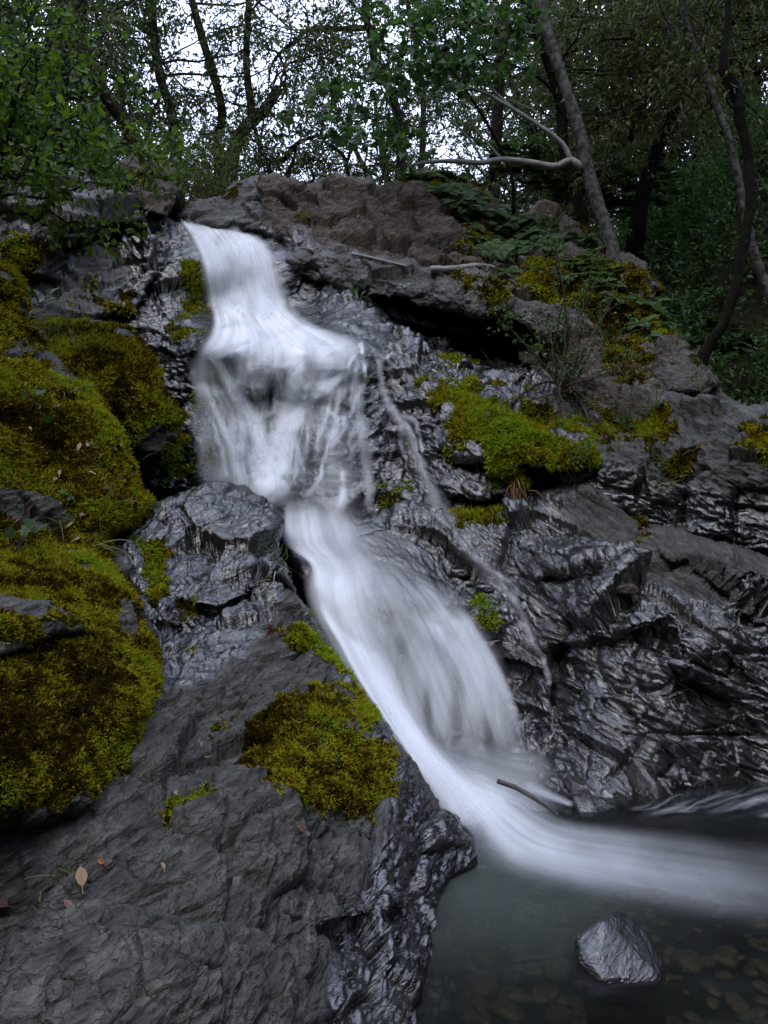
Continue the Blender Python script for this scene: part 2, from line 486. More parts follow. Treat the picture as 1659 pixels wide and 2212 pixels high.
grow_rock('rock_slope', [(1040, 520), (1060, 425), (1130, 450), (1180, 440), (1260, 490), (1330, 540), (1400, 570), (1420, 640), (1470, 730), (1540, 800), (1580, 880), (1560, 960), (1380, 950), (1220, 900), (1140, 800), (1080, 640)],
          [(1080, 440, 8.0), (1180, 460, 7.8), (1320, 550, 7.3), (1410, 600, 7.0), (1460, 730, 6.5), (1560, 840, 6.1), (1560, 940, 5.6), (1080, 560, 7.3), (1180, 560, 7.2), (1160, 640, 6.9), (1280, 620, 6.9), (1200, 740, 6.5), (1340, 740, 6.4), (1280, 850, 5.9), (1420, 850, 5.8), (1180, 830, 6.1)],
          'brown mossy rock slope carrying ferns under the leaning grey trunk', cat='slope', wet=0.1, brown=0.6, R=36, amp=0.11, famp=0.13, ffreq=2.2, seed=15, step=3, fol=-35, warp=18, mat='rock_right',
          moss=[([(1120, 560), (1330, 540), (1420, 620), (1470, 740), (1380, 760), (1240, 690), (1120, 640)], 0.25, 0.8), ([(1280, 720), (1400, 720), (1440, 830), (1330, 830)], 0.2, 0.75), ([(1230, 480), (1320, 540), (1300, 560), (1230, 520)], 0.3, 0.7)])

# wet wall right of the middle cascade
grow_rock('wet_wall', [(770, 770), (830, 745), (900, 740), (1000, 770), (1100, 780), (1180, 800), (1300, 850), (1420, 850), (1560, 870), (2120, 850), (2120, 1200), (1500, 1200), (1250, 1150), (1000, 1200), (830, 1160), (790, 1000)],
          [(830, 760, 6.2), (1000, 775, 6.3), (1150, 800, 6.4), (1300, 860, 6.0), (1450, 860, 5.6), (1650, 870, 5.2), (850, 850, 5.9), (950, 830, 5.85), (1100, 880, 5.6), (1250, 940, 5.35), (850, 1000, 5.65), (1000, 1000, 5.35), (1100, 1050, 5.2), (1300, 1030, 5.1), (1500, 1000, 5.0), (1650, 1000, 4.8), (850, 1130, 5.3), (1000, 1150, 5.1), (1300, 1150, 5.1), (1600, 1150, 4.8)],
          'black wet rock wall with a bright green moss band', cat='rock wall', wet=0.95, brown=0.1, R=40, amp=0.12, famp=0.12, ffreq=2.0, seed=18, ledges=[([(900, 815), (1000, 830), (1120, 825)], .12, 30), ([(960, 965), (1060, 1010), (1180, 1010)], .16, 45), ([(940, 1060), (1040, 1080), (1130, 1060)], .22, 40), ([(1150, 1010), (1280, 1000)], .2, 40)], step=3, fol=-25, warp=16, mat='rock_right',
          wets=[([(1180, 860), (1450, 850), (2120, 850), (2120, 1150), (1350, 1030), (1280, 980)], 0.35)],
          browns=[([(1280, 860), (1450, 850), (1480, 1000), (1350, 1000)], 0.6)],
          moss=[([(905, 830), (990, 825), (1080, 850), (1150, 880), (1290, 965), (1200, 1000), (1110, 990), (1130, 1040), (1070, 1040), (1040, 960), (960, 940), (975, 880), (920, 870)], 1.0, 1.0),
                ([(960, 760), (1020, 785), (1040, 820), (960, 800)], 0.8, 0.8), ([(1300, 860), (1400, 880), (1460, 920), (1400, 960), (1300, 960), (1270, 900)], 0.35, 0.9),
                ([(1430, 1000), (1500, 970), (1500, 1040), (1440, 1050)], 0.2, 0.9), ([(1600, 900), (2120, 880), (2120, 1060), (1620, 1020)], 0.3, 0.9)])

grow_rock('lichen_boulder', [(1405, 760), (1450, 735), (1500, 760), (1560, 830), (1530, 850), (1440, 850), (1400, 810)],
          [(1410, 790, 6.1), (1460, 750, 6.2), (1550, 830, 5.9), (1450, 840, 5.75)],
          'pale grey lichened boulder at the foot of the dark curved trunk', cat='boulder', wet=0.0, brown=0.15, R=22, amp=0.04, famp=0.05, ffreq=4, seed=21, step=2.5, warp=6, mat='rock_right',
          moss=[([(1500, 755), (1530, 790), (1510, 800)], 0.3, 0.8)])

# big dark rock right of the lower fall
grow_rock('rock_mass', [(600, 1170), (640, 1110), (780, 1110), (900, 1080), (1000, 1110), (1100, 1090), (1160, 1060), (1280, 1035), (1330, 1050), (1420, 1120), (1520, 1150), (1650, 1200), (2120, 1240), (2120, 1760), (1500, 1720), (1380, 1770), (1200, 1790), (1000, 1800), (850, 1560), (680, 1300)],
          [(640, 1130, 5.0), (780, 1130, 5.05), (900, 1110, 5.15), (1000, 1130, 5.1), (1150, 1080, 5.1), (1280, 1050, 5.1), (1420, 1130, 4.9), (1650, 1210, 4.5), (680, 1220, 4.75), (850, 1220, 4.75), (950, 1250, 4.7), (850, 1290, 4.45), (980, 1300, 4.5), (900, 1400, 4.35), (1080, 1500, 4.25), (1000, 1650, 4.0), (1130, 1690, 3.85),
           (1080, 1250, 4.75), (1180, 1200, 4.7), (1130, 1380, 4.5), (1220, 1300, 4.38), (1350, 1250, 4.3), (1180, 1480, 4.25), (1280, 1420, 4.1), (1400, 1380, 4.02), (1500, 1320, 4.02), (1200, 1590, 4.05), (1300, 1560, 3.92), (1430, 1530, 3.88), (1220, 1700, 3.72), (1330, 1700, 3.66), (1440, 1690, 3.74), (1550, 1480, 3.9), (1600, 1620, 3.86), (1650, 1500, 3.88), (1600, 1720, 3.8), (1300, 1770, 3.48), (1680, 1350, 4.0)],
          'massive dark wet rock right of the lower fall', cat='rock', wet=0.85, brown=0.12, R=45, amp=0.13, famp=0.12, ffreq=1.5, seed=24, fine=0.014, calm=[([(590, 1080), (820, 1080), (930, 1210), (1060, 1420), (1160, 1700), (1000, 1780), (650, 1320)], .3)], ledges=[([(1165, 1240), (1260, 1222), (1360, 1200)], .16, 60), ([(1190, 1392), (1330, 1372), (1440, 1340)], .12, 90), ([(1090, 1420), (1160, 1440)], .12, 70), ([(1400, 1180), (1520, 1230), (1660, 1300)], .07, 60)], pits=[(1000, 1560, 90, 130, .15)], step=2.6, fol=-38, warp=18, mat='rock_right',
          wets=[([(1180, 1070), (1300, 1040), (1500, 1150), (2120, 1220), (2120, 1330), (1450, 1260), (1300, 1150)], 0.3), ([(850, 1110), (1100, 1150), (1280, 1250), (1100, 1300)], 0.8)],
          browns=[([(1250, 1100), (1400, 1130), (1500, 1250), (1350, 1230)], 0.5)],
          moss=[([(975, 1110), (1040, 1100), (1085, 1130), (1060, 1165), (990, 1140)], 0.85, 1.0), ([(1285, 1045), (1320, 1042), (1320, 1065), (1295, 1065)], 0.5, 0.9), ([(1365, 1090), (1395, 1110), (1385, 1140), (1360, 1120)], 0.5, 0.9), ([(1035, 1300), (1065, 1290), (1065, 1350), (1040, 1350)], 0.95, 0.7)])

# foreground ridge
grow_rock('ridge', [(-560, 1720), (150, 1560), (230, 1300), (225, 1200), (290, 1090), (400, 1060), (450, 1042), (520, 1050), (575, 1075), (612, 1110), (600, 1160), (612, 1250), (660, 1310), (720, 1400), (800, 1510), (850, 1580), (900, 1650), (950, 1720), (1010, 1800), (1052, 1885), (990, 1910), (955, 1940), (1000, 2050), (1000, 2140), (920, 2260), (880, 2500), (-560, 2500)],
          [(450, 1055, 4.75), (600, 1120, 4.6), (300, 1110, 4.5), (260, 1250, 3.9), (450, 1200, 4.2), (560, 1250, 4.1), (450, 1350, 3.75), (640, 1340, 3.85), (740, 1450, 3.7), (500, 1450, 3.35), (650, 1500, 3.3), (500, 1600, 2.9), (700, 1600, 2.9), (800, 1600, 3.12), (350, 1600, 2.85), (330, 1750, 2.4), (550, 1750, 2.4), (730, 1740, 2.64), (880, 1700, 2.98), (960, 1790, 2.95), (1040, 1880, 2.88), (880, 1850, 2.62),
           (700, 1900, 2.25), (850, 2000, 2.3), (950, 1960, 2.6), (980, 2080, 2.32), (930, 2200, 2.06), (780, 2150, 1.95), (600, 1950, 2.0), (400, 1850, 2.1), (300, 1950, 1.95), (150, 1900, 2.1), (0, 1850, 2.15), (-200, 1850, 2.2), (0, 2000, 2.0), (500, 2150, 1.7), (200, 2150, 1.75), (-200, 2150, 1.7), (500, 2450, 1.4), (-200, 2450, 1.4), (850, 2450, 1.6)],
          'long grey layered rock ridge between camera and chute with bright moss', cat='rock ridge', wet=0.1, brown=0.12, R=45, amp=0.07, famp=0.085, ffreq=2.4, seed=30, fine=0.030, ledges=[([(380, 1290), (470, 1310), (560, 1260)], .14, 40), ([(300, 1330), (420, 1350)], .08, 40), ([(700, 1990), (840, 1960)], .07, 40)], step=2.6, fol=32, warp=12,
          wets=[([(250, 1150), (450, 1040), (610, 1100), (620, 1280), (560, 1380), (400, 1500), (300, 1400)], 0.95), ([(640, 1300), (720, 1390), (860, 1580), (950, 1720), (1060, 1880), (1000, 1940), (1010, 2120), (900, 2260), (700, 2300), (720, 2000), (830, 1800), (800, 1650)], 0.95)],
          moss=[([(615, 1340), (660, 1340), (690, 1380), (650, 1410), (610, 1400)], 1.0, 1.0), ([(670, 1420), (720, 1420), (790, 1480), (830, 1560), (790, 1570), (720, 1490)], .95, 1.0),
                ([(640, 1490), (690, 1480), (740, 1560), (760, 1620), (830, 1620), (845, 1740), (760, 1760), (600, 1740), (540, 1680), (480, 1600), (560, 1570)], 0.55, 1.0),
                ([(300, 1180), (380, 1200), (370, 1290), (330, 1300)], 0.4, 0.9), ([(370, 1300), (420, 1300), (420, 1400), (380, 1380)], 0.5, 0.7), ([(340, 1760), (460, 1740), (440, 1770), (350, 1790)], 0.5, 0.7), ([(440, 1560), (520, 1540), (520, 1600), (440, 1600)], 0.5, 0.75)],
          hues=[([(470, 1560), (600, 1560), (680, 1640), (720, 1760), (540, 1760)], .22), ([(660, 1480), (740, 1490), (770, 1620), (700, 1600)], .8)])

grow_rock('front_boulder', [(-40, 2140), (20, 2050), (90, 1970), (180, 1935), (280, 1950), (420, 1990), (560, 2010), (640, 2050), (640, 2200), (600, 2500), (-560, 2500)],
          [(100, 2000, 1.75), (200, 1960, 1.78), (400, 2010, 1.72), (600, 2060, 1.72), (100, 2150, 1.55), (350, 2150, 1.5), (550, 2200, 1.55), (200, 2400, 1.3), (500, 2400, 1.35)],
          'rounded dry grey boulder nearest the camera', cat='boulder', wet=0.0, brown=0.12, R=55, amp=0.035, famp=0.06, ffreq=3.6, seed=33, step=2.6, fol=20, warp=14, thick=0.5, roundness=0.6)

# mossy masses on the left
grow_rock('mossy_boulder', [(60, 700), (130, 690), (220, 695), (280, 705), (335, 770), (355, 835), (398, 895), (385, 945), (340, 985), (260, 960), (200, 930), (80, 900), (40, 780)],
          [(100, 710, 5.4), (270, 715, 5.5), (330, 800, 5.25), (385, 900, 5.0), (330, 960, 4.95), (200, 780, 4.95), (100, 800, 4.8), (250, 880, 4.8)],
          'blunt boulder wrapped in gold moss left of the cascade', cat='boulder', wet=0.3, R=45, amp=0.09, famp=0.06, ffreq=3, seed=36, warp=10,
          moss=[([(60, 690), (280, 690), (350, 780), (410, 890), (390, 950), (300, 940), (240, 900), (60, 900)], 0.42, 1.0)],
          wets=[([(230, 880), (320, 940), (320, 1000), (220, 960)], 0.7)])

grow_rock('mossy_bank', [(-560, 560), (20, 565), (50, 600), (60, 680), (100, 760), (180, 800), (230, 880), (290, 990), (300, 1060), (340, 1080), (300, 1120), (240, 1160), (240, 1260), (-560, 1330)],
          [(20, 580, 5.0), (-200, 580, 4.6), (60, 700, 4.8), (160, 800, 4.65), (220, 880, 4.5), (290, 1000, 4.4), (310, 1080, 4.35), (100, 900, 4.2), (-200, 900, 3.6), (0, 900, 3.9), (100, 1050, 3.9), (200, 1150, 3.9), (0, 1150, 3.5), (-200, 1200, 3.0), (230, 1240, 3.8)],
          'steep bank of lumpy olive moss at the left edge', cat='bank', wet=0.3, R=60, amp=0.16, famp=0.06, ffreq=3, seed=39, warp=14,
          moss=[([(-600, 540), (60, 540), (100, 760), (250, 880), (310, 1000), (380, 1080), (240, 1270), (-600, 1400)], 0.45, 1.0)],
          hues=[([(-560, 900), (40, 900), (60, 1010), (-560, 1060)], .1), ([(60, 1000), (180, 1050), (120, 1120), (0, 1100)], .0), ([(200, 1050), (280, 1060), (260, 1130), (190, 1150)], .75)])

grow_rock('mossy_mound', [(-560, 1180), (60, 1160), (200, 1190), (260, 1240), (310, 1300), (345, 1400), (350, 1500), (320, 1620), (250, 1720), (130, 1770), (-20, 1800), (-560, 1850)],
          [(0, 1200, 3.35), (200, 1210, 3.5), (300, 1310, 3.3), (340, 1450, 3.1), (310, 1620, 2.75), (200, 1400, 2.85), (0, 1350, 2.6), (100, 1550, 2.4), (250, 1550, 2.6), (-200, 1400, 2.2), (0, 1650, 2.1), (150, 1700, 2.3), (-200, 1700, 1.9), (0, 1790, 2.05)],
          'big rounded mound covered by thick golden green moss', cat='mound', wet=0.2, R=80, amp=0.09, famp=0.05, ffreq=3, seed=42, warp=12, roundness=1.2,
          moss=[([(-600, 1140), (220, 1150), (320, 1280), (370, 1500), (330, 1640), (220, 1740), (-600, 1830)], 0.45, 1.0)],
          hues=[([(-560, 1440), (190, 1430), (240, 1560), (180, 1640), (-560, 1690)], -.15), ([(-560, 1330), (60, 1330), (150, 1400), (-560, 1440)], .1)])
grow_rock('flat_stone', [(-200, 1300), (20, 1285), (110, 1295), (165, 1330), (185, 1360), (120, 1370), (0, 1420), (-200, 1450)],
          [(0, 1290, 2.68), (110, 1300, 2.75), (170, 1350, 2.78), (0, 1400, 2.45), (-150, 1380, 2.3)],
          'bare blue-grey stone set in the golden moss mound', cat='stone', wet=0.1, brown=0.0, R=25, amp=0.02, famp=0.025, ffreq=4, seed=45, warp=8, thick=0.3,
          moss=[([(-200, 1360), (60, 1340), (140, 1320), (180, 1350), (100, 1345), (60, 1380), (-200, 1410)], 0.25, 1.0)])

# dark upper-left bank
grow_rock('dark_bank', [(-560, 320), (60, 340), (130, 370), (260, 420), (360, 470), (412, 510), (400, 560), (330, 600), (290, 680), (120, 720), (-560, 720)],
          [(0, 350, 6.6), (-200, 350, 6.0), (200, 400, 7.2), (360, 475, 7.1), (400, 520, 6.95), (150, 480, 6.5), (300, 560, 6.6), (280, 660, 6.3), (150, 600, 6.3), (0, 600, 5.9), (-200, 700, 5.0), (130, 700, 5.9)],
          'dark dripping bank under the green shrub left of the fall', cat='bank', wet=0.5, brown=0.5, R=45, amp=0.16, famp=0.16, ffreq=2.0, seed=48, warp=16, ledges=[([(110, 492), (200, 485), (300, 482)], .45, 90), ([(20, 560), (120, 600)], .25, 60)], wets=[([(290, 470), (420, 500), (400, 570), (300, 600)], 1.0), ([(280, 560), (330, 600), (300, 690), (270, 690)], 1.0)],
          moss=[([(120, 620), (280, 630), (280, 660), (130, 660)], 0.35, 0.8), ([(0, 520), (100, 540), (80, 640), (-20, 640)], 0.5, 0.7)])
grow_rock('capstone', [(255, 350), (300, 322), (350, 330), (380, 365), (382, 430), (365, 470), (310, 460), (270, 400)],
          [(280, 350, 7.3), (350, 340, 7.4), (375, 420, 7.1), (320, 450, 6.9)],
          'dark brown rounded boulder above the dripping left bank', cat='boulder', wet=0.1, brown=0.8, R=30, amp=0.05, famp=0.06, ffreq=4, seed=51, warp=8, step=2.5,
          moss=[([(290, 370), (340, 375), (340, 410), (300, 400)], 0.12, 0.85)])

# ------------------------------------------------------------------ surface queries
def build_bvh():
    V, F, own, b = [], [], [], 0
    for i, r in enumerate(ROCKS):
        V.append(r['V']); F.append(r['F'] + b); own += [i] * len(r['F']); b += len(r['V'])
    return BVHTree.FromPolygons(np.vstack(V).tolist(), np.vstack(F).tolist()), own
BVH, BOWN = build_bvh()
EYE = Vector((0, 0, H))

WR = [r for r in ROCKS if r['name'] in ('wet_cliff', 'rock_mass', 'wet_wall')]
_o = np.cumsum([0] + [len(r['V']) for r in WR])
WBVH = BVHTree.FromPolygons(np.vstack([r['V'] for r in WR]).tolist(), np.vstack([r['F'] + b for r, b in zip(WR, _o)]).tolist())

def bed(px, py, far=8.0):
    """distance of the rock the water runs on"""
    d = at(px, py, 1.0) - EYE
    h = WBVH.ray_cast(EYE, d.normalized())
    return far if h[0] is None else h[0].y

def surf(px, py, far=8.0):
    d = at(px, py, 1.0) - EYE
    h = BVH.ray_cast(EYE, d.normalized())
    if h[0] is None:
        return at(px, py, far), Vector((0, -1, 0)), -1
    n = h[1]
    if n.dot(d) > 0: n = -n
    return h[0], n, BOWN[h[2]]

# ------------------------------------------------------------------ ground: creek bed, valley sides, plateau
def ground_z(x, y):
    step = sstep(5.4, 8.6, y) * 3.75 + np.clip(y - 8.6, 0, 200) * 0.02
    right0 = 4.6 - 2.6 * sstep(6.5, 9.5, y)
    left0 = -2.6 - 0.4 * sstep(6, 9, y)
    hr = np.clip(x - right0, 0, 14) * 0.85
    hl = np.clip(left0 - x, 0, 14) * 0.80
    back = np.clip(-7 - y, 0, 16) * 0.5
    return -0.30 + step + hr + hl + back

gxs = np.concatenate([np.linspace(-400, -26, 20), np.linspace(-25, 25, 170), np.linspace(26, 400, 20)])
gys = np.concatenate([np.linspace(-400, -26, 20), np.linspace(-25, 45, 240), np.linspace(47, 400, 25)])
GX, GY = np.meshgrid(gxs, gys)
gp = np.c_[GX.ravel(), GY.ravel(), np.zeros(GX.size)]
gz = ground_z(gp[:, 0], gp[:, 1])
lump = 0.30 * fbm(gp * 0.35, 4, 3) + 0.10 * fbm(gp * 1.6, 3, 4)
gz = gz + np.where(gz > 0.3, lump, 0.10 * lump)
gp[:, 2] = gz
ny_, nx_ = GX.shape
ii = np.arange(nx_ * ny_).reshape(ny_, nx_)
gf = np.stack([ii[:-1, :-1], ii[:-1, 1:], ii[1:, 1:], ii[1:, :-1]], -1).reshape(-1, 4)
ground = mesh_np('ground', gp, gf, M['soil'])
tag(ground, 'dark forest soil of the ravine and its sides', None, None, 'structure')
GBVH = BVHTree.FromPolygons(gp.tolist(), gf.tolist())

# ------------------------------------------------------------------ water
def water_material(name, fu, fv, lo, hi, col=(0.88, 0.91, 0.95), contrast=1.0):
    t = NT(name)
    uv = t.add('ShaderNodeTexCoord').outputs['UV']
    mp = t.add('ShaderNodeMapping', {'Vector': uv, 'Scale': (fu, fv, 1)}).outputs[0]
    n1 = t.noise(mp, 1.0, 3, 0.5, 0.15)
    mp2 = t.add('ShaderNodeMapping', {'Vector': uv, 'Scale': (fu * 4, fv * 1.3, 1)}).outputs[0]
    n2 = t.noise(mp2, 1.0, 2, 0.5, 0.1)
    n = t.math('ADD', t.math('MULTIPLY', n1, 0.68), t.math('MULTIPLY', n2, 0.32))
    st = t.frange(n, 0.25, 0.72, lo, hi)
    al = t.math('MULTIPLY', t.attr('dens'), st, True)
    d = t.add('ShaderNodeBsdfDiffuse', {'Color': (*col, 1)}).outputs[0]
    tr = t.add('ShaderNodeBsdfTranslucent', {'Color': (*col, 1)}).outputs[0]
    body = t.add('ShaderNodeMixShader', {0: 0.35, 1: d, 2: tr}).outputs[0]
    tp = t.add('ShaderNodeBsdfTransparent').outputs[0]
    return t.done(t.add('ShaderNodeMixShader', {0: al, 1: tp, 2: body}).outputs[0])

M['water_fall'] = water_material('falling_water', 9.0, 0.55, 0.5, 1.12)
M['water_strand'] = water_material('water_strand', 12.0, 0.6, 0.6, 1.1)
M['water_foam'] = water_material('pool_foam', 5.0, 0.6, 0.45, 1.1)

def z3(pts): return [(274.3 + a * .529, 438.9 + b * .529, *r) for a, b, *r in pts]
def z7(pts): return [(548.6 + a * .669, 1042.3 + b * .669, *r) for a, b, *r in pts]

def resample(pts, n):
    p = np.asarray(pts, float)
    # Catmull-Rom through the points, then even spacing
    q = np.vstack([2 * p[0] - p[1], p, 2 * p[-1] - p[-2]])
    out = []
    for i in range(1, len(q) - 2):
        for t in np.linspace(0, 1, 24, endpoint=False):
            a, b, c, d = q[i - 1], q[i], q[i + 1], q[i + 2]
            out.append(0.5 * (2 * b + (c - a) * t + (2 * a - 5 * b + 4 * c - d) * t * t + (3 * b - a - 3 * c + d) * t ** 3))
    out.append(p[-1])
    out = np.array(out)
    s = np.r_[0, np.cumsum(np.linalg.norm(np.diff(out[:, :2], axis=0), axis=1))]
    g = np.linspace(0, s[-1], n)
    return np.stack([np.interp(g, s, out[:, k]) for k in range(out.shape[1])], 1)

def blur(a, k, axis):
    ker = np.ones(2 * k + 1) / (2 * k + 1)
    pad = [(0, 0)] * a.ndim
    pad[axis] = (k, k)
    b = np.pad(a, pad, mode='edge')
    return np.apply_along_axis(lambda m: np.convolve(m, ker, 'valid'), axis, b)

class Water:
    def __init__(s): s.V, s.F, s.UV, s.D, s.n = [], [], [], [], 0
    def grid(s, X, dens):
        ns, nt = dens.shape
        i = np.arange(ns * nt).reshape(ns, nt) + s.n
        s.F.append(np.stack([i[:-1, :-1], i[1:, :-1], i[1:, 1:], i[:-1, 1:]], -1).reshape(-1, 4))
        dv = np.r_[0, np.cumsum(np.linalg.norm(np.diff(X.mean(1), axis=0), axis=1))]
        du = np.c_[np.zeros(ns), np.cumsum(np.linalg.norm(np.diff(X, axis=1), axis=2), 1)]
        du = np.tile(du.mean(0), (ns, 1))
        off = RNG.uniform(0, 50)
        s.UV.append(np.stack([du + off, np.tile(dv[:, None], (1, nt)) + off], -1).reshape(-1, 2))
        s.V.append(X.reshape(-1, 3)); s.D.append(dens.ravel()); s.n += ns * nt
    def rows(s, rows, dens, ns=200, **kw):
        """a sheet from matching left and right points: rows of ((px, py), (px, py), density[, Yl, Yr])"""
        A = np.array([[*r[0], *r[1], *r[2:]] for r in rows], float)
        n = len(A)
        q = np.vstack([2 * A[0] - A[1], A, 2 * A[-1] - A[-2]])
        out = []
        for i in range(1, n):
            a, b, c, d = q[i - 1], q[i], q[i + 1], q[i + 2]
            for t in np.linspace(0, 1, 30, endpoint=False):
                out.append(0.5 * (2 * b + (c - a) * t + (2 * a - 5 * b + 4 * c - d) * t * t + (3 * b - a - 3 * c + d) * t ** 3))
        out = np.array(out + [A[-1]])
        seg = np.linalg.norm(np.diff(out[:, :2], axis=0), axis=1) + np.linalg.norm(np.diff(out[:, 2:4], axis=0), axis=1)
        cs = np.r_[0, np.cumsum(seg)]
        g = np.linspace(0, cs[-1], ns)
        o = np.stack([np.interp(g, cs, out[:, k]) for k in range(out.shape[1])], 1)
        s.sheet(None, None, dens, ns, lrd=o, **kw)
    def sheet(s, left, right, dens=1.0, ns=90, nt=50, lift=0.05, fl=0.08, fr=0.08, ft=0.04, fb=0.04, flat=None, Yab=None, ripple=0.012, along=None, across=None, sm=4, nz=0.3, plane=None, lrd=None, holes=()):
        if lrd is not None:
            L, R = lrd[:, 0:2], lrd[:, 2:4]
            dens = dens * lrd[:, 4:5]
            Yab = (lrd[:, 5], lrd[:, 6]) if lrd.shape[1] > 5 else None
        else:
            L, R = resample(left, ns), resample(right, ns)
        t = np.linspace(0, 1, nt)
        P = L[:, None, :2] * (1 - t)[None, :, None] + R[:, None, :2] * t[None, :, None]
        if flat is not None:
            Y = (H - flat) / (K * (P[..., 1] - 1106.0))
        elif Yab is not None:
            if lrd is not None: YL, YR = Yab
            else:
                YL = resample([(a[0], a[1], y) for a, y in zip(left, Yab[0])], ns)[:, 2]
                YR = resample([(a[0], a[1], y) for a, y in zip(right, Yab[1])], ns)[:, 2]
            Y = YL[:, None] * (1 - t) + YR[:, None] * t
            Yr = np.array([[bed(*P[i, j]) for j in range(nt)] for i in range(ns)])
            Y = np.where(Yr > Y - 0.35, np.minimum(Y, Yr - 0.10), Y)
            Y = blur(blur(Y, 6, 0), 5, 1)
            if plane is not None:
                wp = sstep(plane[0], plane[1], np.linspace(0, 1, ns))[:, None]
                Y = Y * (1 - wp) + wp * (H - 0.022) / (K * (np.maximum(P[..., 1], 1680) - 1106.0))
        else:
            Y = np.array([[bed(*P[i, j]) for j in range(nt)] for i in range(ns)])
            Ym = blur(blur(Y, sm, 0), sm, 1)
            Ym = np.minimum(blur(blur(Ym, sm, 0), sm, 1), Y + lift * .4)
            Y = blur(blur(Ym, 2, 0), 2, 1) - lift
        X = np.stack([(P[..., 0] - 829.5) * K * Y, Y, H - (P[..., 1] - 1106) * K * Y], -1)
        tt, ss = t[None, :], np.linspace(0, 1, ns)[:, None]
        q = np.stack([X[..., 0] * 9, X[..., 1] * 1.0, X[..., 2] * 1.6], -1).reshape(-1, 3)
        X[..., 1] -= (ripple * fbm(q, 3, 77)).reshape(ns, nt) * 2
        d = dens * sstep(0, fl, tt) * sstep(0, fr, 1 - tt) * sstep(0, ft, ss) * sstep(0, fb, 1 - ss)
        if along is not None: d = d * np.interp(ss, *zip(*along))
        if across is not None: d = d * np.interp(tt, *zip(*across))
        for hx, hy, rx, ry, f in holes:
            d = d * (1 - f * np.exp(-(((P[..., 0] - hx) / rx) ** 2 + ((P[..., 1] - hy) / ry) ** 2) ** 1.3))
        d = d * (1 + nz * 2 * fbm(np.stack([X[..., 0] * 5, X[..., 1] * 2, X[..., 2] * 2.0], -1).reshape(-1, 3), 3, 78)).reshape(ns, nt)
        s.grid(X, d)
    def strand(s, pts, dens=0.9, lift=0.05, ns=60, nt=9, flat=None, Y=None, ends=(0.12, 0.12), bulge=0.08, jit=0.0):
        C = resample(pts, ns)
        if jit:
            o_ = RNG.uniform(0, 99)
            C[:, 0] += jit * 2 * fbm(np.c_[C[:, 1] / 26.0, np.full(ns, o_), np.zeros(ns)], 3, 5)
            C[:, 2] *= 1 + .9 * fbm(np.c_[C[:, 1] / 20.0, np.full(ns, o_), np.ones(ns)], 3, 6)
        if flat is not None: Yc = (H - flat) / (K * (C[:, 1] - 1106.0))
        elif Y is not None: Yc = np.interp(np.linspace(0, 1, ns), np.linspace(0, 1, len(Y)), Y)
        else:
            Yc = np.array([bed(a, b) for a, b in C[:, :2]])
            Yc = blur(blur(Yc, 4, 0), 4, 0) - lift
        T = np.gradient(C[:, :2], axis=0)
        T /= np.linalg.norm(T, axis=1, keepdims=True)
        Nn = np.stack([T[:, 1], -T[:, 0]], 1)
        u = np.linspace(-1, 1, nt)
        P = C[:, None, :2] + Nn[:, None, :] * (C[:, 2] / 2)[:, None, None] * u[None, :, None]
        if flat is None:
            Yg = Yc[:, None] + bulge * (C[:, 2] * K * Yc / 2)[:, None] * (u * u)[None, :]
        else:
            Yg = (H - flat) / (K * (P[..., 1] - 1106.0))
        X = np.stack([(P[..., 0] - 829.5) * K * Yg, Yg, H - (P[..., 1] - 1106) * K * Yg], -1)
        ss = np.linspace(0, 1, ns)[:, None]
        d = dens * (1 - np.abs(u)[None, :] ** 2) ** 1.8 * sstep(0, ends[0], ss) * sstep(0, ends[1], 1 - ss)
        s.grid(X, d)
    def build(s, name, mat, label, cat):
        V = np.vstack(s.V)
        o = mesh_np(name, V, np.vstack(s.F), M[mat], {'dens': np.concatenate(s.D)}, True, np.vstack(s.UV), origin=(V[:, 0].mean(), V[:, 1].mean(), V[:, 2].min()))
        return tag(o, label, cat, None, 'structure')

def between(left, right, f):
    n = max(len(left), len(right))
    L, R = resample(left, 12), resample(right, 12)
    f = np.asarray(f if np.ndim(f) else [f] * 12)
    return L * (1 - np.interp(np.linspace(0, 1, 12), np.linspace(0, 1, len(f)), f))[:, None] + R * np.interp(np.linspace(0, 1, 12), np.linspace(0, 1, len(f)), f)[:, None]

# upper fall
w = Water()
UL = z3([(205, 62), (262, 140), (300, 220), (318, 300), (330, 400), (340, 500)])
UR = z3([(540, 128), (600, 200), (632, 290), (650, 380), (690, 450), (790, 510)])
for i in range(26):
    f0 = RNG.uniform(0.03, 0.92)
    f = [np.clip(f0 + RNG.normal(0, 0.02), 0.02, 0.95) for _ in range(4)]
    c = between(UL, UR, f)
    a, b = sorted(RNG.uniform(0, 1, 2)); a *= 0.5; b = 0.6 + 0.4 * b
    c = resample(c, 30)[int(a * 29):int(b * 29) + 1]
    w.strand(np.c_[c, np.full(len(c), RNG.uniform(16, 50))], RNG.uniform(0.2, 0.5), RNG.uniform(0.07, 0.12), nt=13)
w.build('upper_waterfall', 'water_fall', 'white upper waterfall sliding from the rock lip', 'waterfall')

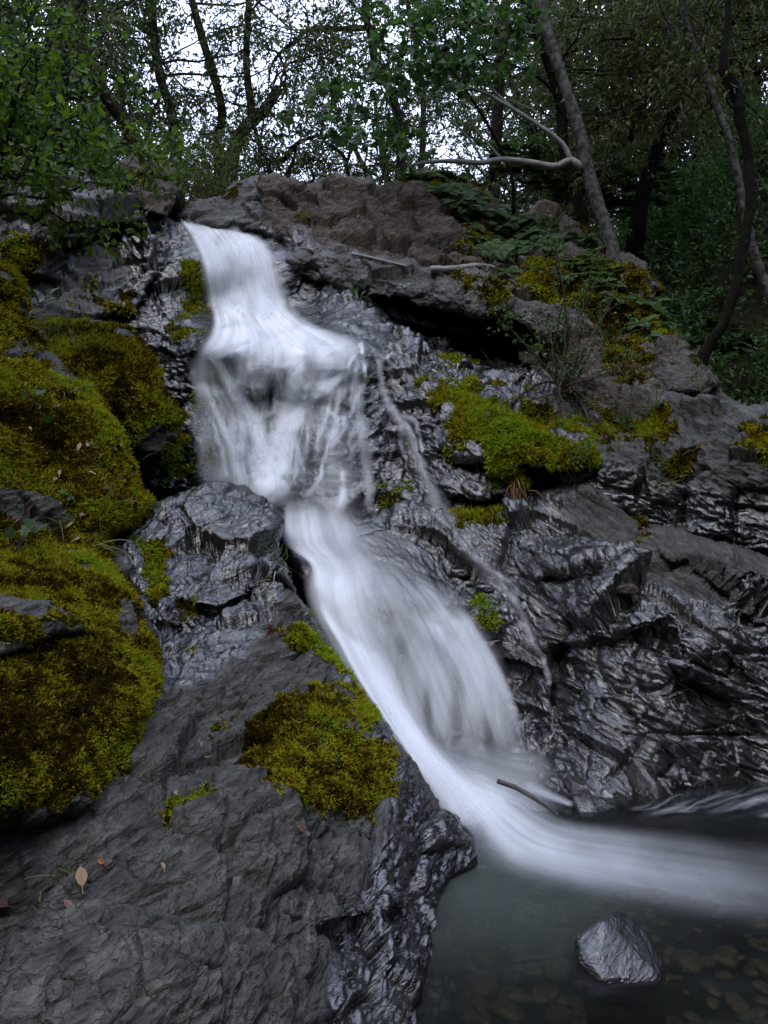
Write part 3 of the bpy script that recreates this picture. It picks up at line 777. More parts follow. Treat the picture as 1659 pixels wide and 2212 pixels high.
# middle cascade
w = Water()
RW = [((205, 62), (540, 128), .9), ((262, 140), (605, 200), .95), ((300, 220), (650, 290), .95), ((318, 300), (680, 380), .95), ((335, 400), (720, 450), 1.0), ((345, 485), (800, 502), 1.05), ((322, 545), (900, 530), 1.05), ((268, 620), (1015, 572), .85),
      ((256, 690), (1020, 640), .56), ((264, 770), (955, 740), .48), ((294, 840), (935, 820), .40), ((280, 950), (965, 920), .37), ((304, 1050), (975, 1020), .37), ((286, 1160), (1010, 1140), .40), ((288, 1240), (1020, 1290), .45)]
z1 = lambda p: z3([p])[0][:2]
w.rows([(z1(a), z1(b), d) for a, b, d in RW], 1.0, 250, nt=110, lift=0.07, fl=.07, fr=.24, ft=.02, fb=.04, sm=4, nz=.4, ripple=.02,
       holes=[(274.3 + a * .529, 438.9 + b * .529, c * .529, d * .529, f) for a, b, c, d, f in [(588, 790, 18, 80, .9), (760, 1030, 50, 130, .8), (700, 1180, 60, 50, .5), (380, 860, 34, 110, .6), (440, 700, 50, 50, .22), (560, 660, 40, 50, .15), (790, 660, 40, 60, .25), (850, 900, 50, 70, .3), (965, 1160, 22, 70, .7), (345, 1010, 30, 60, .6), (900, 1060, 40, 60, .4), (500, 790, 26, 40, .6), (830, 1180, 60, 40, .5), (420, 270, 26, 90, .4), (515, 390, 22, 90, .45), (375, 390, 18, 80, .45), (590, 300, 26, 120, .5), (480, 220, 40, 30, .3)]])
ST = [([(330, 575, 40), (390, 680, 55), (440, 770, 60), (490, 850, 70), (530, 930, 80), (555, 1050, 90), (575, 1190, 110)], 1.0),
      ([(680, 545, 90), (690, 650, 85), (678, 780, 80), (650, 900, 95), (620, 1020, 110), (600, 1120, 120), (600, 1215, 150)], 1.1),
      ([(900, 680, 30), (830, 745, 45), (750, 800, 60), (690, 890, 75), (650, 1000, 85), (625, 1130, 100)], 1.0),
      ([(915, 565, 70), (925, 700, 62), (945, 850, 55), (970, 1000, 55), (985, 1150, 50), (995, 1280, 55)], .5),
      ([(262, 625, 36), (276, 700, 50), (300, 790, 50), (285, 900, 60), (310, 1020, 50), (300, 1150, 70)], .36),
      ([(300, 700, 20), (345, 800, 32), (385, 900, 36), (430, 1000, 42), (455, 1100, 60), (480, 1180, 80)], .62),
      ([(440, 970, 40), (500, 1025, 70), (540, 1110, 90), (580, 1200, 100)], .9),
      ([(300, 650, 34), (345, 625, 40), (420, 600, 40), (520, 570, 46)], .9),
      ([(560, 600, 120), (560, 690, 80), (520, 760, 60)], .45), ([(800, 570, 120), (810, 660, 90), (830, 740, 80)], .55),
      ([(1015, 570, 40), (1030, 640, 34), (1040, 720, 26), (1060, 800, 26), (1090, 860, 36), (1150, 920, 36), (1185, 1020, 34), (1215, 1120, 34), (1250, 1190, 40), (1290, 1280, 56)], .3), ([(1040, 720, 40), (1075, 830, 60), (1150, 930, 70), (1190, 1060, 60), (1260, 1220, 90), (1330, 1330, 90)], .2), ([(1060, 800, 14), (1105, 865, 16), (1165, 935, 14), (1190, 1040, 12), (1235, 1150, 14)], .34), ([(1120, 880, 20), (1120, 980, 20), (1140, 1080, 14)], .25),
      ([(1100, 860, 20), (1170, 890, 24), (1200, 960, 20), (1205, 1040, 14)], .5),
      ([(955, 560, 24), (965, 650, 22), (975, 720, 16)], .6), ([(745, 820, 16), (800, 830, 20), (850, 870, 22), (900, 880, 26)], .6),
      ([(610, 760, 30), (600, 850, 26), (540, 870, 30), (535, 920, 40)], .6),
      ([(720, 900, 12), (705, 960, 14), (690, 1080, 14)], .5), ([(830, 960, 20), (800, 1060, 20), (780, 1140, 24), (720, 1210, 30)], .55), ([(880, 1080, 30), (880, 1200, 40), (840, 1280, 60)], .55),
      ([(640, 930, 50), (600, 1010, 60), (575, 1110, 60)], .7)]
for p, d in ST:
    w.strand(z3([(a, b, c * .529 * 1.25) for a, b, c in p]), d * (1.3 if d > .5 else .75), 0.075, jit=7 if d < .52 else 3)
for i in range(80):
    x0 = RNG.uniform(330, 990)
    y0 = RNG.uniform(590, 1000)
    n = RNG.integers(3, 6)
    dx = (620 - x0) * 0.06
    p = [(x0 + dx * k + RNG.normal(0, 5), y0 + k * RNG.uniform(40, 70), RNG.uniform(8, 24)) for k in range(n)]
    w.strand(z3(p), RNG.uniform(0.15, 0.42), 0.085, ns=40, nt=9, jit=6)
w.build('cascade', 'water_strand', 'silky middle cascade parting round dark bumps', 'waterfall')

# basin and lower fall
w = Water()
AL = z7([(190, 235), (186, 330), (215, 430), (268, 520), (335, 640), (435, 790), (535, 930), (605, 1030), (695, 1155)])
AR = z7([(420, 250), (430, 360), (470, 480), (520, 620), (560, 750), (620, 860), (720, 950), (850, 1020), (1010, 1090)])
YA = [4.72, 4.55, 4.35, 4.15, 3.92, 3.68, 3.50, 3.38, 3.18], [4.62, 4.42, 4.3, 4.2, 4.08, 3.95, 3.78, 3.6, 3.36]
RW = [((95, 40), (330, 50), .95, 5.02, 5.06), ((88, 120), (385, 115), .95, 4.98, 5.0), ((95, 200), (430, 195), .9, 4.88, 4.9), ((172, 262), (455, 275), .95, 4.72, 4.7), ((186, 335), (450, 365), 1, 4.58, 4.52), ((215, 430), (475, 485), 1, 4.38, 4.36), ((268, 520), (520, 620), 1.05, 4.18, 4.22), ((335, 640), (560, 750), 1.05, 3.94, 4.1), ((435, 790), (620, 860), 1.05, 3.68, 3.96), ((535, 930), (720, 950), 1.05, 3.5, 3.78), ((605, 1030), (850, 1020), 1.05, 3.38, 3.6), ((695, 1155), (1010, 1090), 1.0, 3.18, 3.36)]
z1 = lambda p: z7([p])[0][:2]
w.rows([(z1(a), z1(b), *r) for a, b, *r in RW], 1.0, 190, nt=64, fl=.08, fr=.6, ft=.06, fb=.22, nz=.35, ripple=.012, across=[(0, .9), (.1, 1), (.5, 1), (.8, .75), (1, .5)],
       holes=[(608, 1175, 40, 22, .6), (620, 1205, 34, 14, .5)])
VL = z7([(250, 225), (310, 280), (345, 360), (375, 480), (420, 620), (480, 780), (560, 940)])
VR = z7([(450, 215), (570, 300), (665, 390), (745, 500), (810, 610), (865, 750), (915, 960)])
YV = [4.72, 4.6, 4.42, 4.32, 4.2, 4.08, 3.9], [4.85, 4.66, 4.5, 4.36, 4.22, 4.06, 3.86]
w.sheet(VL, VR, 0.62, 120, 90, 0, 0.12, 0.22, 0.22, 0.30, Yab=YV, ripple=0.02, along=[(0, .7), (.3, .7), (.38, 1.45), (.55, 1.0), (1, .8)], holes=[(548.6 + a * .669, 1042.3 + b * .669, c * .669, d * .669, f) for a, b, c, d, f in [(475, 660, 20, 150, .6), (560, 760, 18, 150, .6), (655, 760, 26, 170, .65), (760, 780, 22, 150, .6), (520, 300, 60, 40, .5), (640, 360, 40, 30, .4)]])
for i in range(40):
    f0 = RNG.uniform(0.05, 0.97)
    c = resample(between(VL, VR, [f0, f0 + RNG.normal(0, .02), f0 + RNG.normal(0, .02)]), 30)
    ya = np.interp(np.linspace(0, 1, 30), np.linspace(0, 1, 7), np.array(YV[0]) * (1 - f0) + np.array(YV[1]) * f0) - RNG.uniform(0.02, 0.06)
    a = int(RNG.uniform(6, 13)); b = int(RNG.uniform(20, 30))
    w.strand(np.c_[c[a:b], np.full(b - a, RNG.uniform(14, 44))], RNG.uniform(0.15, 0.42), Y=ya[a:b], ends=(0.12, 0.5), nt=13)
for i in range(18):
    f0 = RNG.uniform(0.02, 0.5)
    c = resample(between(AL, AR, [f0, f0 + RNG.normal(0, .03), f0 + RNG.normal(0, .03)]), 40)
    ya = np.interp(np.linspace(0, 1, 40), np.linspace(0, 1, 9), np.array(YA[0]) * (1 - f0) + np.array(YA[1]) * f0) - RNG.uniform(0.01, 0.05)
    w.strand(np.c_[c, np.full(40, RNG.uniform(30, 80))], RNG.uniform(0.25, 0.55), Y=ya, nt=13)
for p, d, yy in [([(590, 860, 80), (700, 900, 120), (820, 940, 130), (930, 960, 110), (990, 1000, 60)], .5, [3.75, 3.72, 3.68, 3.64, 3.6]), ([(640, 930, 90), (760, 980, 110), (880, 1030, 100), (1000, 1070, 60)], .6, [3.6, 3.55, 3.45, 3.4]), ([(800, 860, 120), (880, 920, 120), (960, 960, 80)], .3, [3.7, 3.66, 3.62])]:
    w.strand(z7(p), d, Y=yy, nt=21, ends=(.35, .35))
# thin trickles on the right rock
for p, d in [([(650, 180, 16), (720, 250, 20), (790, 300, 18), (820, 360, 14), (870, 430, 18), (900, 520, 16), (940, 580, 14), (950, 660, 12)], .16), ([(650, 180, 50), (760, 280, 60), (860, 420, 50), (910, 560, 40)], .10), ([(935, 565, 12), (948, 600, 16), (952, 660, 14)], .4), ([(560, 90, 10), (640, 150, 18), (690, 220, 20)], .2)]:
    w.strand(z7([(a, b, c) for a, b, c in p]), d, 0.03, bulge=.0, jit=8)
w.build('lower_waterfall', 'water_fall', 'white lower fall fanning over a curved rock into the pool', 'waterfall')

# foam on the pool
w = Water()
Yp = lambda v: (H - .022) / (K * (v - 1106.0))
FL = [(850, 1560), (915, 1665), (985, 1780), (1040, 1860), (1110, 1905), (1250, 1945), (1450, 1988), (1700, 2025), (1950, 2050)]
FR = [(960, 1590), (1040, 1655), (1140, 1720), (1230, 1762), (1350, 1778), (1500, 1792), (1650, 1812), (1800, 1835), (1950, 1850)]
w.sheet(FL, FR, 1.0, 130, 60, fl=0.42, fr=0.30, ft=0.2, fb=0.1, Yab=([3.66, 3.46, 3.18, Yp(1860), Yp(1905), Yp(1945), Yp(1988), Yp(2025), Yp(2050)], [3.95, 3.8, 3.55, Yp(1762), Yp(1778), Yp(1792), Yp(1812), Yp(1835), Yp(1850)]),
        plane=(.22, .36), along=[(0, .8), (.25, .92), (.38, .58), (.55, .32), (.75, .16), (1, .05)], across=[(0, .6), (.35, .9), (.6, .9), (1, .75)], ripple=0.006, nz=0.35)
for k in range(26):
    a0 = RNG.uniform(1340, 1640); y0 = 1762 - (a0 - 1340) * .10 + RNG.normal(0, 12)
    m = RNG.uniform(60, 150)
    w.strand([(a0, y0, RNG.uniform(5, 12)), (a0 + m * .35, y0 - m * RNG.uniform(.02, .14), RNG.uniform(8, 18)), (a0 + m * .7, y0 - m * RNG.uniform(.08, .3), RNG.uniform(6, 14)), (a0 + m, y0 - m * RNG.uniform(.1, .45), 4)], RNG.uniform(.03, .18), flat=0.018 + .0004 * k, ns=40, nt=11, ends=(.3, .4), jit=5)
w.strand([(1240, 1740, 14), (1170, 1710, 30), (1130, 1690, 30)], .5, flat=0.018, ns=40, nt=13)
w.build('foam', 'water_foam', 'pale foam streaming across the dark pool', 'foam')

# pool surface
t = NT('pool_water')
tc = t.add('ShaderNodeTexCoord').outputs['Object']
n = t.noise(t.add('ShaderNodeMapping', {'Vector': tc, 'Scale': (1.0, 3.0, 1)}).outputs[0], 2.5, 3, 0.5)
b = t.add('ShaderNodeBump', {'Height': n, 'Strength': 0.25, 'Distance': 0.02}).outputs[0]
g = t.add('ShaderNodeBsdfGlossy', {'Color': (0.9, 0.93, 1, 1), 'Roughness': 0.16, 'Normal': b}).outputs[0]
tp = t.add('ShaderNodeBsdfTransparent', {'Color': (0.34, 0.37, 0.31, 1)}).outputs[0]
milk = t.add('ShaderNodeBsdfDiffuse', {'Color': (0.085, 0.10, 0.09, 1)}).outputs[0]
dd = t.add('ShaderNodeVectorMath', {0: tc, 1: (0.38, 2.78, 0.0)}, operation='DISTANCE').outputs['Value']
under = t.add('ShaderNodeMixShader', {0: t.math('ADD', t.frange(dd, 0.1, 0.75, 0.50, 0.07), t.math('MULTIPLY', t.math('SUBTRACT', n, .5), .2), True), 1: tp, 2: milk}).outputs[0]
fr = t.add('ShaderNodeFresnel', {'IOR': 1.33, 'Normal': b}).outputs[0]
M['pool'] = t.done(t.add('ShaderNodeMixShader', {0: fr, 1: under, 2: g}).outputs[0])
pool = mesh_np('water', [(-1.5, -12, 0), (9, -12, 0), (9, 5.2, 0), (-1.5, 5.2, 0)], np.array([[0, 1, 2, 3]]), M['pool'])
tag(pool, 'dark clear pool below the falls', None, None, 'structure')

# ------------------------------------------------------------------ plants: shared pieces
def leaf_material(name, c1, c2, trans=0.35, rough=0.55):
    t = NT(name)
    v = t.attr('var')
    c = t.mix(v, c1, c2)
    d = t.add('ShaderNodeBsdfPrincipled', {'Base Color': c, 'Roughness': rough, 'Specular IOR Level': 0.35}).outputs[0]
    tr = t.add('ShaderNodeBsdfTranslucent', {'Color': t.mix(1.0, c, (1.3, 1.5, 0.7), 'MULTIPLY')}).outputs[0]
    return t.done(t.add('ShaderNodeMixShader', {0: trans, 1: d, 2: tr}).outputs[0])

M['bay'] = leaf_material('evergreen_leaf', (0.030, 0.042, 0.016), (0.088, 0.106, 0.040))
M['wood_leaf'] = leaf_material('understorey_leaf', (0.024, 0.052, 0.017), (0.065, 0.125, 0.036))
M['maple'] = leaf_material('maple_leaf', (0.026, 0.060, 0.020), (0.055, 0.108, 0.036), 0.4)
M['fresh'] = leaf_material('fresh_shrub_leaf', (0.03, 0.06, 0.01), (0.095, 0.15, 0.02), 0.45)
M['fern'] = leaf_material('fern_leaf', (0.022, 0.055, 0.011), (0.062, 0.12, 0.026), 0.3)
t = NT('moss_tuft')
c = t.ramp(t.attr('var'), [(0.0, (0.022, 0.014, 0.003)), (0.28, (0.085, 0.060, 0.006)), (0.6, (0.33, 0.28, 0.016)), (1.0, (0.21, 0.32, 0.018))])
M['moss'] = t.done(t.add('ShaderNodeMixShader', {0: 0.3, 1: t.add('ShaderNodeBsdfDiffuse', {'Color': c}).outputs[0], 2: t.add('ShaderNodeBsdfTranslucent', {'Color': c}).outputs[0]}).outputs[0])
M['grass'] = leaf_material('grass_blade', (0.06, 0.08, 0.02), (0.15, 0.17, 0.06), 0.3)
M['straw'] = leaf_material('dry_grass', (0.16, 0.08, 0.04), (0.26, 0.15, 0.08), 0.2)
M['bark'] = simple('dark_bark', (0.030, 0.024, 0.017), 0.95, 0.7, 14.0, 0.03)
M['bark_black'] = simple('black_mossy_bark', (0.010, 0.009, 0.006), 0.95, 0.6, 12.0, 0.03)
M['bark_grey'] = simple('pale_lichened_bark', (0.11, 0.107, 0.10), 0.9, 0.6, 18.0, 0.015, (0.03, 0.027, 0.022))
M['pale_wood'] = simple('pale_smooth_branch', (0.24, 0.235, 0.22), 0.8, 0.35, 10.0, 0.01)
M['twig'] = simple('brown_twig', (0.09, 0.07, 0.055), 0.9, 0.4, 20.0)
M['deadwood'] = simple('wet_dead_wood', (0.045, 0.04, 0.038), 0.5, 0.5, 30.0, 0.01)

def unit(v):
    return v / (np.linalg.norm(v, axis=-1, keepdims=True) + 1e-12)

class Geo:
    """collects tubes and leaves, then links them as ONE mesh"""
    def __init__(s): s.V, s.F4, s.F3, s.A, s.n = [], [], [], [], 0
    def put(s, V, F4=None, F3=None, var=0.5):
        V = np.asarray(V, float)
        if F4 is not None and len(F4): s.F4.append(np.asarray(F4) + s.n)
        if F3 is not None and len(F3): s.F3.append(np.asarray(F3) + s.n)
        s.V.append(V); s.A.append(np.broadcast_to(var, (len(V),)) if np.ndim(var) == 0 else np.asarray(var)); s.n += len(V)
    def tube(s, path, rad, sides=7, rough=0.0, seed=0, cap=True):
        P = np.asarray(path, float); n = len(P)
        rad = np.broadcast_to(rad, (n,)) if np.ndim(rad) == 0 else np.asarray(rad, float)
        T = unit(np.gradient(P, axis=0))
        u = np.cross(T[0], [0.31, 0.9, 0.2]); u /= np.linalg.norm(u)
        fr = []
        for k in range(n):
            u = u - T[k] * (u @ T[k]); u = u / np.linalg.norm(u); fr.append(u)
        U = np.array(fr); W = np.cross(T, U)
        a = np.arange(sides) * 2 * math.pi / sides
        D = U[:, None] * np.cos(a)[None, :, None] + W[:, None] * np.sin(a)[None, :, None]
        R = np.tile(rad[:, None], (1, sides))
        if rough:
            q = (P[:, None] + D * 0.3).reshape(-1, 3)
            R = R * (1 + rough * (2.0 * fbm(q * 3.0, 3, seed) + 1.2 * fbm(q * 11, 2, seed + 1))).reshape(n, sides)
        X = (P[:, None] + D * R[..., None]).reshape(-1, 3)
        i = np.arange(n * sides).reshape(n, sides); j = np.roll(i, -1, 1)
        F = np.stack([i[:-1], j[:-1], j[1:], i[1:]], -1).reshape(-1, 4)
        V = X; F3 = []
        if cap:
            V = np.vstack([X, P[0], P[-1]]); c0, c1 = n * sides, n * sides + 1
            F3 = np.vstack([np.stack([np.full(sides, c0), j[0], i[0]], 1), np.stack([np.full(sides, c1), i[-1], j[-1]], 1)])
        s.put(V, F, F3)
    def leaves(s, C, D, N, L, Wd, fold=0.25, var=None, shape='diamond'):
        """leaf blades: base C, direction D, face normal N, length L, width Wd (arrays)"""
        C, D, N = np.asarray(C), unit(np.asarray(D)), np.asarray(N)
        m = len(C)
        L = np.broadcast_to(L, (m,))[:, None]; Wd = np.broadcast_to(Wd, (m,))[:, None]
        S = unit(np.cross(D, N)); Nn = np.cross(S, D)
        if var is None: var = RNG.uniform(0, 1, m)
        if shape == 'diamond':
            V = np.stack([C, C + D * L * .45 + S * Wd / 2 + Nn * Wd * fold, C + D * L - Nn * L * .08, C + D * L * .45 - S * Wd / 2 + Nn * Wd * fold], 1)
            k = np.arange(m)[:, None] * 4
            s.put(V.reshape(-1, 3), k + np.array([[0, 1, 2, 3]]), None, np.repeat(var, 4))
        elif shape == 'blade':
            V = np.stack([C - S * Wd / 2, C + S * Wd / 2, C + D * L * .6 + S * Wd * .4 + Nn * L * .1, C + D * L * .6 - S * Wd * .4 + Nn * L * .1, C + D * L - Nn * L * .10], 1)
            k = np.arange(m)[:, None] * 5
            s.put(V.reshape(-1, 3), k + np.array([[0, 1, 2, 3]]), k + np.array([[3, 2, 4]]), np.repeat(var, 5))
        elif shape == 'oval':
            pts = [(0, 0), (.18, .32), (.48, .5), (.78, .34), (1, 0), (.78, -.34), (.48, -.5), (.18, -.32)]
            V = np.stack([C + D * L * a + S * Wd * b + Nn * (Wd * fold * abs(b) * 2 - L * .12 * a * a) for a, b in pts], 1)
            k = np.arange(m)[:, None] * 8
            s.put(V.reshape(-1, 3), np.vstack([k + np.array([[0, 1, 2, 3]]), k + np.array([[0, 3, 4, 5]]), k + np.array([[0, 5, 6, 7]])]), None, np.repeat(var, 8))
        elif shape == 'maple':
            pts = [(0, 0), (.10, .30), (-.02, .48), (.30, .36), (.42, .58), (.55, .28), (.62, .16), (1, 0), (.62, -.16), (.55, -.28), (.42, -.58), (.30, -.36), (-.02, -.48), (.10, -.30)]
            ctr = (.35, 0)
            V = np.stack([C + D * L * a + S * Wd * b + Nn * (Wd * fold * abs(b) - L * .10 * a * a) for a, b in pts + [ctr]], 1)
            k = np.arange(m)[:, None] * 15
            tri = [[14, q, (q + 1) % 14] for q in range(14)]
            s.put(V.reshape(-1, 3), None, np.vstack([k + np.array([f]) for f in tri]), np.repeat(var, 15))
    def build(s, name, mat, parent=None, smooth=False, origin=None):
        V = np.vstack(s.V)
        if parent is not None and origin is None: V = V - np.array(parent.location)
        F = []
        if s.F4: F.append(np.vstack(s.F4))
        if s.F3: F.append(np.vstack(s.F3))
        return mesh_np(name, V, F, M[mat], {'var': np.concatenate(s.A)}, smooth, parent=parent, origin=origin)

def rdir(n, up=0.0):
    v = RNG.normal(0, 1, (n, 3)); v[:, 2] += up
    return unit(v)

def wander(p0, d, length, n, bend, droop=0.0):
    """a crooked path from p0"""
    d = np.asarray(d, float); d = d / np.linalg.norm(d)
    P = [np.asarray(p0, float)]
    for k in range(n):
        d = d + RNG.normal(0, bend, 3) + np.array([0, 0, -droop])
        d /= np.linalg.norm(d)
        P.append(P[-1] + d * length / n)
    return np.array(P)

def spray(gl, gt, p0, d, length, nleaf, ll, lw, shape='diamond', droop=0.08, hang=0.3, spread=1.0):
    """a twig with leaves along it"""
    P = wander(p0, d, length, 5, 0.18, droop)
    if gt is not None: gt.tube(P, np.linspace(length * .004 + .0015, .001, 6), 3, cap=False)
    f = RNG.uniform(0.15, 1.0, nleaf)
    C = np.stack([np.interp(f, np.linspace(0, 1, 6), P[:, k]) for k in range(3)], 1)
    tdir = unit(P[-1] - P[0])
    D = unit(tdir * 0.6 + rdir(nleaf) * spread + np.array([0, 0, -hang]))
    N = rdir(nleaf, 0.8)
    gl.leaves(C + RNG.normal(0, length * .04, (nleaf, 3)), D, N, RNG.uniform(.7, 1.25, nleaf) * ll, RNG.uniform(.75, 1.2, nleaf) * lw, 0.2, shape=shape)

# ------------------------------------------------------------------ moss growing on the rocks
def moss_on(rock, label, dens=1.0, ln=0.020):
    r = next(x for x in ROCKS if x['name'] == rock)
    V, N, F, mm, mc = r['V'], r['N'], r['F'], r['moss'], r['mossc']
    q = V[F]
    c = q.mean(1)
    ar = 0.5 * np.linalg.norm(np.cross(q[:, 2] - q[:, 0], q[:, 3] - q[:, 1]), axis=1)
    fn = unit(np.cross(q[:, 2] - q[:, 0], q[:, 3] - q[:, 1]))
    vd = unit(c - np.array([0, 0, H]))
    fn = np.where(((fn * vd).sum(1) > 0)[:, None], -fn, fn)
    m = mm[F].mean(1)
    px = (c[:, 0] / (K * c[:, 1])) + 829.5; py = 1106 - (c[:, 2] - H) / (K * c[:, 1])
    vis = (px > -330) & (px < 1950) & (py < 2260)
    n_exp = dens * 85000 * ar * sstep(0.32, 0.8, m + 0.25 * fbm(c * 14, 3, 5)) * vis / (c[:, 1] / 2.5) ** 1.7
    cnt = RNG.poisson(n_exp)
    idx = np.repeat(np.arange(len(F)), cnt)
    n = len(idx)
    if n == 0: return
    w4 = RNG.dirichlet((1, 1, 1, 1), n)
    C = (q[idx] * w4[..., None]).sum(1)
    up = fn[idx]
    scl = np.clip(C[:, 1] / 2.6, 0.8, 2.2)
    D = unit(up * 0.55 + rdir(n) * 0.85 + np.array([0, 0, -0.25]))
    tone = fbm(C * 3.0, 4, 61) * 1.5 + fbm(C * 11.0, 3, 63) * 0.9 + fbm(C * 34.0, 2, 62) * 0.9
    hue = mc[F].mean(1)[idx] if False else np.repeat(mc[F].max(1), cnt)
    var = np.clip((0.17 if rock.startswith('mossy') else 0.20) + 0.62 * hue + tone + RNG.normal(0, 0.16, n), 0, 1)
    g = Geo()
    g.leaves(C - up * 0.004, D, unit(rdir(n) + up * 0.3), RNG.uniform(.4, 1.2, n) * ln * scl, RNG.uniform(.2, .36, n) * ln * scl, 0.2, var, 'diamond')
    o = g.build('moss', 'moss', origin=tuple(C.mean(0)))
    tag(o, label, 'moss', None, 'stuff')

for rk, lb, dn in [('ridge', 'bright green moss cushions on the grey foreground ridge', 1.0), ('mossy_mound', 'thick golden green moss over the big left mound', 1.0),
                   ('flat_stone', 'gold moss fringe on the bare blue-grey stone', 1.0),
                   ('mossy_bank', 'olive moss over the steep left bank', 1.0), ('mossy_boulder', 'gold moss over the blunt boulder left of the cascade', 1.0),
                   ('wet_wall', 'bright green moss band on the wet rock wall', 1.2), ('rock_slope', 'brownish moss on the slope under the leaning trunk', 1.0),
                   ('rock_mass', 'small dark moss cushions on the massive wet rock', 1.2), ('bluff', 'moss cap on top of the brown bluff', 1.0),
                   ('overhanging_ledge', 'gold moss on the nose of the overhanging ledge', 1.0), ('wet_cliff', 'green algae moss beside the falling water', 0.7),
                   ('dark_bank', 'sparse moss on the dripping dark bank', 0.8)]:
    moss_on(rk, lb, dn)

# ------------------------------------------------------------------ trees
def px_path(pts, Y, n=26):
    """pts: (px, py, width px[, Y])"""
    p = resample([(a[0], a[1], a[2], a[3] if len(a) > 3 else Y) for a in pts], n)
    X = np.array([at(a, b, y) for a, b, _, y in p])
    return X, p[:, 2] * K * p[:, 3] / 2

def branch_leaves(gt, gl, path, rad, nl, ln, leaf=(0.085, 0.026), nsp=14, nleaf=24, lo=0.35, shape='diamond', dirbias=(0, -0.1, 0.15), twig=(0.5, 0.95)):
    for k in range(nl):
        f = RNG.uniform(lo, 1.0)
        i = int(f * (len(path) - 1))
        d = rdir(1)[0] * np.array([1, 0.8, 0.7]) + np.array(dirbias)
        L = ln * RNG.uniform(.6, 1.25)
        P = wander(path[i], d, L, 7, 0.22, 0.02)
        r0 = min(rad[i] * .35, L * .010)
        gt.tube(P, np.linspace(r0, 0.004, len(P)), 5, cap=False)
        for q in range(nsp):
            j = RNG.integers(2, len(P))
            spray(gl, gt, P[j] + RNG.normal(0, .05, 3), P[-1] - P[0] + RNG.normal(0, L * .7, 3), RNG.uniform(*twig), nleaf, *leaf, shape=shape)

def traced_tree(label, paths, Y, mat='bark', limbs=10, ln=1.8, leaf='bay', crown_lo=0.3, foot=0.8, pale=(), name='tree', cat='tree', **kw):
    X0, r0 = px_path(paths[0], Y)
    if X0[0][2] > X0[-1][2]: X0, r0 = X0[::-1], r0[::-1]
    root = empty(name, tuple(X0[0] - np.array([0, 0, foot])), label, cat)
    g = Geo()
    ft = X0[0] - unit(X0[3] - X0[0]) * foot * .5 - np.array([0, 0, foot * .5])
    g.tube(np.vstack([ft, X0]), np.r_[r0[0] * 1.35, r0], 12, 0.22, 3)
    allp = [(X0, r0)]
    for p in paths[1:]:
        X, r = px_path(p, Y); g.tube(X, r, 10, 0.2, 5); allp.append((X, r))
    g.build('trunk', mat, root, True)
    for p in pale:
        X, r = px_path(p, Y); gb = Geo(); gb.tube(X, r, 8, 0.15, 6); gb.build('branch', 'pale_wood', root, True); allp.append((X, r))
    if limbs:
        gt, gl = Geo(), Geo()
        for X, r in allp[:1 + len(paths[1:])]:
            branch_leaves(gt, gl, X, r, limbs, ln, lo=crown_lo, **kw)
        gt.build('limbs', mat, root, True)
        gl.build('crown', leaf, root)
    return root

traced_tree('slim dark trunk left of the sky gap, bent near its foot', [[(325, -260, 16), (322, -40, 18), (325, 0, 19), (335, 100, 19), (345, 165, 19), (365, 225, 20), (378, 300, 22), (384, 400, 26)]], 11.0)
traced_tree('slender curving trunk in the middle of the sky gap', [[(390, -260, 14), (408, -40, 15), (415, 0, 16), (435, 75, 17), (455, 145, 17), (475, 210, 18), (480, 250, 18), (470, 310, 20), (474, 400, 24)]], 11.5)
traced_tree('forked trunk with a sawn-off stub above the bluff', [[(497, 400, 32), (503, 350, 28), (510, 312, 27), (533, 272, 27), (565, 245, 25), (586, 216, 23), (603, 190, 21)],
            [(530, 275, 20), (540, 262, 18), (543, 240, 17), (535, 175, 16), (532, 110, 15), (537, 0, 14), (540, -240, 12)]], 10.6, limbs=9, crown_lo=0.45)
traced_tree('thick dark trunk slanting down behind the green shrub', [[(120, -120, 28), (140, 0, 30), (165, 60, 30), (190, 125, 30), (212, 185, 30), (250, 235, 30), (285, 290, 34), (300, 380, 40)]], 9.0, limbs=14, ln=1.5)
traced_tree('crooked low shrub tree with arching stems on the skyline', [[(590, 400, 12), (575, 345, 11), (556, 300, 9), (548, 270, 6)], [(575, 345, 10), (600, 352, 10), (622, 335, 10), (640, 312, 9), (680, 295, 7), (705, 300, 5)], [(618, 385, 8), (634, 345, 7), (640, 315, 6)]], 9.8, mat='bark_black', limbs=6, ln=0.9, nsp=6, crown_lo=0.3)
traced_tree('thin bowed tree standing on the bluff top', [[(757, 400, 9), (745, 345, 9), (725, 322, 8), (700, 304, 6), (690, 280, 4)], [(748, 355, 7), (757, 320, 6), (752, 260, 5), (760, 200, 3)]], 10.2, mat='bark_black', limbs=6, ln=0.9, nsp=6)
traced_tree('high crooked limb tree crossing the bright sky', [[(860, 430, 22), (866, 300, 20), (845, 200, 18), (812, 145, 16), (800, 75, 15), (787, 0, 14), (780, -200, 12)], [(812, 60, 12), (740, 62, 11), (665, 66, 10), (640, 90, 9), (620, 102, 9), (600, 120, 7), (585, 145, 5), (580, 180, 3)]], 11.0, limbs=12)
traced_tree('straight thin tree behind the pale branch', [[(905, 420, 14), (915, 250, 13), (900, 100, 12), (880, 0, 11), (870, -200, 9)]], 13.0, limbs=14)
